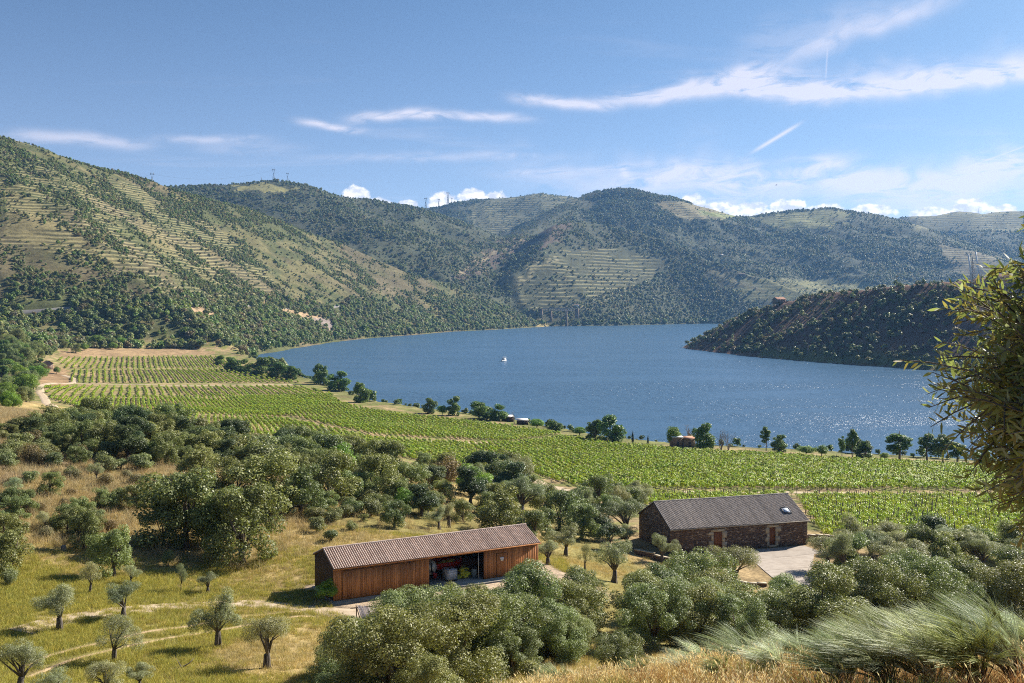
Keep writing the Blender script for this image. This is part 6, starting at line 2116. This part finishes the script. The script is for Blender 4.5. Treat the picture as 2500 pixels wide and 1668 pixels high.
# ---- houses
def cottage(name, L, W, ev, rg, loc, rz, label, wallmat, roofmat, openings=(), cat='house', parts=None):
    """gable ends at x=0 and x=L, long sides at y=0 (front) and y=W"""
    e = tag(empty(name, loc, rz), label, cat)
    t_ = .3
    xs = sorted([q for o_ in openings for q in o_[:2]])
    mb = MB(); cur = 0
    for (a, b, z0, z1) in sorted(openings):
        mb.box((cur, 0, -.6), (a, t_, ev)); mb.box((a, .001, z1), (b, t_, ev))
        if z0 > 0: mb.box((a, .001, -.6), (b, t_, z0))
        cur = b
    mb.box((cur, 0, -.6), (L, t_, ev)); mb.box((.002, W - t_, -.6), (L - .002, W, ev))
    for xx in (0.0, L - t_):
        mb.add([(xx + s * t_, p[0], p[1]) for s in (0, 1) for p in [(t_ + .001, -.6), (W - t_ - .001, -.6), (W - t_ - .001, ev), (W / 2, rg), (t_ + .001, ev)]],
               [(0, 1, 6, 5), (1, 2, 7, 6), (2, 3, 8, 7), (3, 4, 9, 8), (4, 0, 5, 9)], [(0, 2, 1), (0, 3, 2), (0, 4, 3), (5, 6, 7), (5, 7, 8), (5, 8, 9)])
    mb.build('wall', wallmat, e)
    for k, (a, b, z0, z1) in enumerate(openings):
        MB().box((a, .18, z0), (b, .24, z1)).build('door' if z0 <= 0.01 else 'window', STEELD, e)
    o_ = .35
    sl = (rg - ev) / (W / 2)
    for face in (0, 1):
        y0, y1 = (-o_, W / 2) if face == 0 else (W / 2, W + o_)
        z0, z1 = (ev - sl * o_, rg) if face == 0 else (rg, ev - sl * o_)
        n = max(6, int(L / .5)); Vv, Qq = [], []
        for i in range(n + 1):
            xx = -o_ + (L + 2 * o_) * i / n
            for kx, dz_ in ((0, .0), (.5, .12)):
                xq = xx + kx * (L + 2 * o_) / n
                Vv += [(xq, y0, z0 + .05 + dz_), (xq, y1, z1 + .05 + dz_)]
        for i in range(2 * n + 1): Qq.append((2 * i, 2 * i + 2, 2 * i + 3, 2 * i + 1))
        m2 = MB().add(Vv, Qq)
        m2.add([(-o_, y0, z0 - .08), (L + o_, y0, z0 - .08), (L + o_, y1, z1 - .08), (-o_, y1, z1 - .08), (-o_, y0, z0 + .06), (L + o_, y0, z0 + .06), (L + o_, y1, z1 + .06), (-o_, y1, z1 + .06)],
               [(0, 3, 2, 1), (4, 5, 6, 7), (0, 1, 5, 4), (1, 2, 6, 5), (2, 3, 7, 6), (3, 0, 4, 7)])
        m2.build('roof', roofmat, e)
    return e


BROWNW = simple_mat('brown_rubble_wall', (.15, .105, .08), (.27, .20, .15), .95, 1.2, .5)
PINKW = simple_mat('pinkish_rubble_wall', (.24, .17, .135), (.34, .26, .21), .95, 1.2, .5)
ROOFR = simple_mat('red_tile', (.36, .17, .10), (.48, .27, .18), .9, .6)
ROOFG = simple_mat('pale_sheet_roof', (.62, .56, .52), (.75, .70, .66), .7, .5)
X, Y, Z = hit(96, 846)
cottage('stone_hut', 24 / K / F * Y * .62, 24 / K / F * Y * .8, 12 / K / F * Y, 17.5 / K / F * Y, (X, Y, Z), -.75, 'small stone hut above the bend of the gravel road', PINKW, BROWNW, [(1.2, 2.4, 1.0, 2.6)], cat='hut')
X, Y, Z = FARM
e = cottage('farm_house', 13.0, 11.0, 6.0, 8.6, (X - 7, Y - 3, Z - .6), .35, 'brown house with red roof on top of the wooded headland', BROWNW, ROOFR, [(2, 3.2, 1.0, 2.4), (6, 7.2, 0, 2.2), (9.5, 10.7, 3.4, 4.8)])
m2 = MB().box((13.1, .5, -.6), (13.4, 9, 3.2)).box((19.5, .5, -.6), (19.8, 9, 2.8)).box((13.4, 8.7, -.6), (19.5, 9, 2.9)); m2.build('lean_to_wall', BROWNW, e)
MB().add([(13.02, -.3, 3.6), (20.2, -.3, 2.95), (20.2, 9.4, 2.95), (13.02, 9.4, 3.6), (13.02, -.3, 3.75), (20.2, -.3, 3.1), (20.2, 9.4, 3.1), (13.02, 9.4, 3.75)], [(0, 3, 2, 1), (4, 5, 6, 7), (0, 1, 5, 4), (1, 2, 6, 5), (2, 3, 7, 6), (3, 0, 4, 7)]).build('lean_to_roof', BROWNW, e)
X, Y, Z = hit(1695, 634)
cottage('farm_house', 20, 10, 6.5, 8.5, (X, Y, Z - .5), -.2, 'low brown farm building on the far slope above the river', BROWNW, BROWNW, [(4, 6, 1.5, 3.5), (12, 14, 1.5, 3.5)])
X, Y, Z = hit(1317, 704)
cottage('white_shed', 14, 8, 4.5, 6.5, (X, Y, Z - .5), .1, 'tiny whitish building beside the railway bridge', simple_mat('limewash', (.55, .55, .56), (.66, .66, .66), .9), BROWNW, [(4, 6, 0, 3)], cat='shed')
X, Y, Z = hit(1655, 588)
cottage('white_shed', 12, 8, 4.5, 6.5, (X, Y, Z - .5), .5, 'tiny whitish building high on the far slope', bpy.data.materials['limewash'], ROOFG, [(4, 6, 1, 3)], cat='shed')


def flat_shed(x_, y_, wpx, depth, h, rz, label, roofm, wallm, post=False):
    X, Y, Z = hit(x_, y_)
    Z = max(Z, .5)
    w = wpx / K / F * Y
    e = tag(empty('shed', (X, Y, Z), rz), label, 'shed')
    MB().box((-w / 2 + .3, .2, -.5), (w / 2 - .3, depth - .2, h - .3)).build('wall', wallm, e)
    MB().add([(-w / 2, -.3, h - .3), (w / 2, -.3, h - .3), (w / 2, depth, h), (-w / 2, depth, h), (-w / 2, -.3, h - .18), (w / 2, -.3, h - .18), (w / 2, depth, h + .12), (-w / 2, depth, h + .12)],
             [(0, 3, 2, 1), (4, 5, 6, 7), (0, 1, 5, 4), (1, 2, 6, 5), (2, 3, 7, 6), (3, 0, 4, 7)]).build('roof', roofm, e)
    MB().box((-.5, .15, -.2), (.5, .199, 1.9)).build('door', STEELD, e)
    return e


flat_shed(1166, 968, 28, 5.5, 2.7, .12, 'pale flat roofed shed beside the leafy willow on the bank', ROOFG, WOODD)
flat_shed(1200, 975, 27, 5.0, 2.4, .1, 'second pale flat roofed shed right of the bare tree on the bank', ROOFG, WOODD)
flat_shed(1556, 1026, 26, 6.0, 4.2, .1, 'white topped shed half hidden by bushes on the near bank', WHITEP, BROWNW)
flat_shed(1583, 1026, 30, 6.0, 3.6, .05, 'reddish roofed shed under the bare branches on the near bank', ROOFR, BROWNW)

# ---- railway bridge across the side valley
Yb = 2660.0
A = np.array([(1243 / K - 1250) / F * Yb, Yb + 25]); Bq = np.array([(1322 / K - 1250) / F * Yb, Yb - 5])
zd = CAMZ + (HOR - 709 / K) / F * Yb
L = float(np.linalg.norm(Bq - A))
e = tag(empty('railway_bridge', (A[0], A[1], zd), math.atan2(*(Bq - A)[::-1])), 'iron railway bridge across the mouth of the side valley', 'bridge')
MB().box((0, -2.2, 0), (L, 2.2, 1.0)).build('deck', GREYM, e)
mb = MB()
for sy_ in (-2.2, 2.2):
    mb.tube([(0, sy_, -4.6), (L, sy_, -4.6)], .4, 4)
    n = 20
    for i in range(n):
        a_, b_ = L * i / n, L * (i + 1) / n
        mb.tube([(a_, sy_, -4.6), (b_, sy_, 0)], .25, 3).tube([(a_, sy_, 0), (b_, sy_, -4.6)], .25, 3)
mb.build('truss', GREYM, e)
mb = MB()
for sy_ in (-2.3, 2.3):
    mb.tube([(0, sy_, 2.4), (L, sy_, 2.4)], .18, 4)
    for i in range(24): mb.tube([(L * i / 23, sy_, 1), (L * i / 23, sy_, 2.4)], .14, 4)
mb.build('railing', GREYM, e)
for f in (.28, .72):
    px_ = A + (Bq - A) * f
    gg = gz(*px_)
    MB().add([(L * f - 2.6, -3, gg - zd - 2), (L * f + 2.6, -3, gg - zd - 2), (L * f + 2.6, 3, gg - zd - 2), (L * f - 2.6, 3, gg - zd - 2), (L * f - 1.8, -2.2, -4.9), (L * f + 1.8, -2.2, -4.9), (L * f + 1.8, 2.2, -4.9), (L * f - 1.8, 2.2, -4.9)],
             [(0, 3, 2, 1), (4, 5, 6, 7), (0, 1, 5, 4), (1, 2, 6, 5), (2, 3, 7, 6), (3, 0, 4, 7)]).build('pier', BROWNW, e)
for f in (-.02, 1.02):
    MB().box((L * f - 5, -3.2, -26), (L * f + 5, 3.2, -.02)).build('abutment', BROWNW, e)

# ---- cabin boat heading this way
Xb, Yb = WL(1156, 829)
e = tag(empty('cabin_boat', (Xb, Yb, 0), -.35), 'small white cabin boat in the middle of the river', 'boat')
st_ = [(-5.5, 0.15, 1.5), (-4.2, 1.3, 1.25), (-2.2, 1.9, 1.05), (0.5, 2.1, .95), (3.0, 2.0, .95), (4.6, 1.8, 1.0)]
V, Q = [], []
for (yy, hw, top) in st_:
    V += [(-hw, yy, top), (-hw * .85, yy, .25), (-hw * .45, yy, -.35), (hw * .45, yy, -.35), (hw * .85, yy, .25), (hw, yy, top)]
for i in range(len(st_) - 1):
    for j in range(5): Q.append((i * 6 + j, i * 6 + j + 1, i * 6 + 7 + j, i * 6 + 6 + j))
    Q.append((i * 6 + 5, i * 6, i * 6 + 6, i * 6 + 11))
Q += [(30, 31, 34, 35), (31, 32, 33, 34)]
MB().add(V, Q).build('hull', WHITEP, e)
NAVY = simple_mat('dark_hull_band', (.02, .03, .06), (.03, .04, .08), .4)
MB().add([(p * (hw + .03), yy, z_) for (yy, hw, top) in st_ for p in (-.93, .93) for z_ in (.32, .62)], [(i * 4 + k, i * 4 + 4 + k, i * 4 + 5 + k, i * 4 + 1 + k) for i in range(5) for k in (0, 2)]).build('hull_band', NAVY, e)
MB().add([(-1.5, -1.9, 1.0), (1.5, -1.9, 1.0), (1.7, 3.2, 1.0), (-1.7, 3.2, 1.0), (-1.25, -1.2, 2.9), (1.25, -1.2, 2.9), (1.45, 3.1, 2.9), (-1.45, 3.1, 2.9)], [(4, 5, 6, 7), (0, 1, 5, 4), (1, 2, 6, 5), (2, 3, 7, 6), (3, 0, 4, 7)]).build('cabin', WHITEP, e)
for (a_, b_) in ((-1.2, -.08), (.08, 1.2)):
    MB().add([(a_, -1.66, 1.85), (b_, -1.66, 1.85), (b_ * .93, -1.36, 2.65), (a_ * .93, -1.36, 2.65)], [(0, 1, 2, 3)]).build('windscreen', STEELD, e)
for sx_ in (-1, 1):
    MB().box((sx_ * 1.60 - .04, -.3, 1.9), (sx_ * 1.60 + .04, 2.2, 2.5)).build('side_window', STEELD, e)
MB().add([(-1.9, -1.6, 4.1), (1.9, -1.6, 4.1), (1.9, 3.6, 4.1), (-1.9, 3.6, 4.1), (-1.8, -1.5, 4.3), (1.8, -1.5, 4.3), (1.8, 3.5, 4.3), (-1.8, 3.5, 4.3)], [(0, 3, 2, 1), (4, 5, 6, 7), (0, 1, 5, 4), (1, 2, 6, 5), (2, 3, 7, 6), (3, 0, 4, 7)]).build('canopy', WHITEP, e)
for sx_ in (-1, 1):
    for yy in (-1.3, 3.2): MB().tube([(sx_ * 1.4, yy, 2.9 if yy < 3 else 2.85), (sx_ * 1.7, yy, 4.12)], .07, 5).build('canopy_post', STEELD, e)
MB().tube([(0, 1, 4.3), (0, 1, 5.0)], .06, 5).build('mast', STEELD, e)

# ---- bird of prey gliding over the valley
Yb = 420.0
e = tag(empty('bird', ((1782 / K - 1250) / F * Yb, Yb, CAMZ + (HOR - 425 / K) / F * Yb), .7), 'dark bird gliding in the sky above the far ridge', 'bird')
FEA = simple_mat('dark_feathers', (.03, .025, .02), (.06, .05, .04), .8)
mb = MB().tube([(0, -.32, 0), (0, -.2, .02), (0, 0, .02), (0, .25, 0), (0, .45, -.01)], [.02, .07, .09, .05, .01], 8)
for sx_ in (-1, 1):
    mb.add([(sx_ * .05, -.12, .03), (sx_ * .40, -.16, .12), (sx_ * .85, .02, .10), (sx_ * .80, .12, .10), (sx_ * .38, .10, .11), (sx_ * .05, .16, .03),
            (sx_ * .05, -.12, .01), (sx_ * .40, -.16, .10), (sx_ * .85, .02, .085), (sx_ * .80, .12, .085), (sx_ * .38, .10, .09), (sx_ * .05, .16, .01)],
           [(0, 1, 4, 5), (1, 2, 3, 4), (6, 11, 10, 7), (7, 10, 9, 8), (0, 6, 7, 1), (1, 7, 8, 2), (2, 8, 9, 3), (3, 9, 10, 4), (4, 10, 11, 5)])
mb.add([(-.04, .38, 0), (.04, .38, 0), (.11, .62, 0), (-.11, .62, 0), (-.04, .38, .012), (.04, .38, .012), (.11, .62, .012), (-.11, .62, .012)], [(0, 3, 2, 1), (4, 5, 6, 7), (0, 1, 5, 4), (1, 2, 6, 5), (2, 3, 7, 6), (3, 0, 4, 7)])
mb.build('body', FEA, e, True)
e.rotation_euler = (.15, -.45, .9)

# ---- reed screen on a pole frame below the track
X, Y, Z = hit(826, 1445)
e = tag(empty('shade_frame', (X, Y, Z), .30), 'dark pole frame with sagging reed mat beside the oak thicket', 'frame')
ppm = F / Y
h = .92
for (xx, yy) in ((0, 0), (3.6, 0), (0, 1.9), (3.6, 1.9)):
    MB().tube([(xx, yy, -.2), (xx, yy, h + (.35 if yy else 0))], .045, 6).build('post', WOODD, e)
MB().tube([(-.5, 0, h - .08), (4.2, 0, h - .08)], .04, 6).build('rail', WOODD, e)
MB().tube([(-.5, 1.9, h + .26), (4.2, 1.9, h + .26)], .04, 6).build('rail', WOODD, e)
MB().tube([(0.01, -.45, h - .16), (0.01, 2.2, h + .36)], .04, 6).build('rafter', WOODD, e)
MB().tube([(3.6, -.3, h - .12), (3.6, 2.2, h + .36)], .04, 6).build('rafter', WOODD, e)
REED = simple_mat('grey_reed', (.13, .11, .12), (.25, .22, .22), .9, 6.0, .4, rand=.25)
rm_ = MB().box((0, 0, 0), (.045, 2.25, .02)).mesh('reed', REED)
for i in range(70):
    link('reed', rm_, e, (.08 + i * .05, -.15, h - .02 - .14 * math.sin(i / 70 * 3.14)), (math.atan2(.34, 1.9) + rng.uniform(-.02, .02), 0, rng.uniform(-.02, .02)))

# ---- stump, fallen branch
X, Y, Z = hit(146, 1266)
tag(MB().lathe([(.34, -.1), (.28, .1), (.24, .45), (.22, .5), (.01, .52)], (0, 0, 0), 12).build('tree_stump', DEADW, None, True, loc=(X, Y, Z)), 'old sawn tree stump in the brown grass', 'stump')
X, Y, Z = hit(398, 1538)
mb = MB().tube([(0, 0, .06), (.5, .1, .14), (.9, .35, .3), (1.2, .5, .62)], [.06, .05, .035, .01], 6).tube([(.5, .1, .14), (.2, .5, .25), (-.1, .8, .5)], [.04, .025, .008], 5).tube([(0, 0, .06), (-.5, -.1, .05)], [.06, .04], 6)
tag(mb.build('fallen_branch', DEADW, None, True, loc=(X, Y, Z)), 'fallen dry branch on the meadow below the largest olive', 'branch')
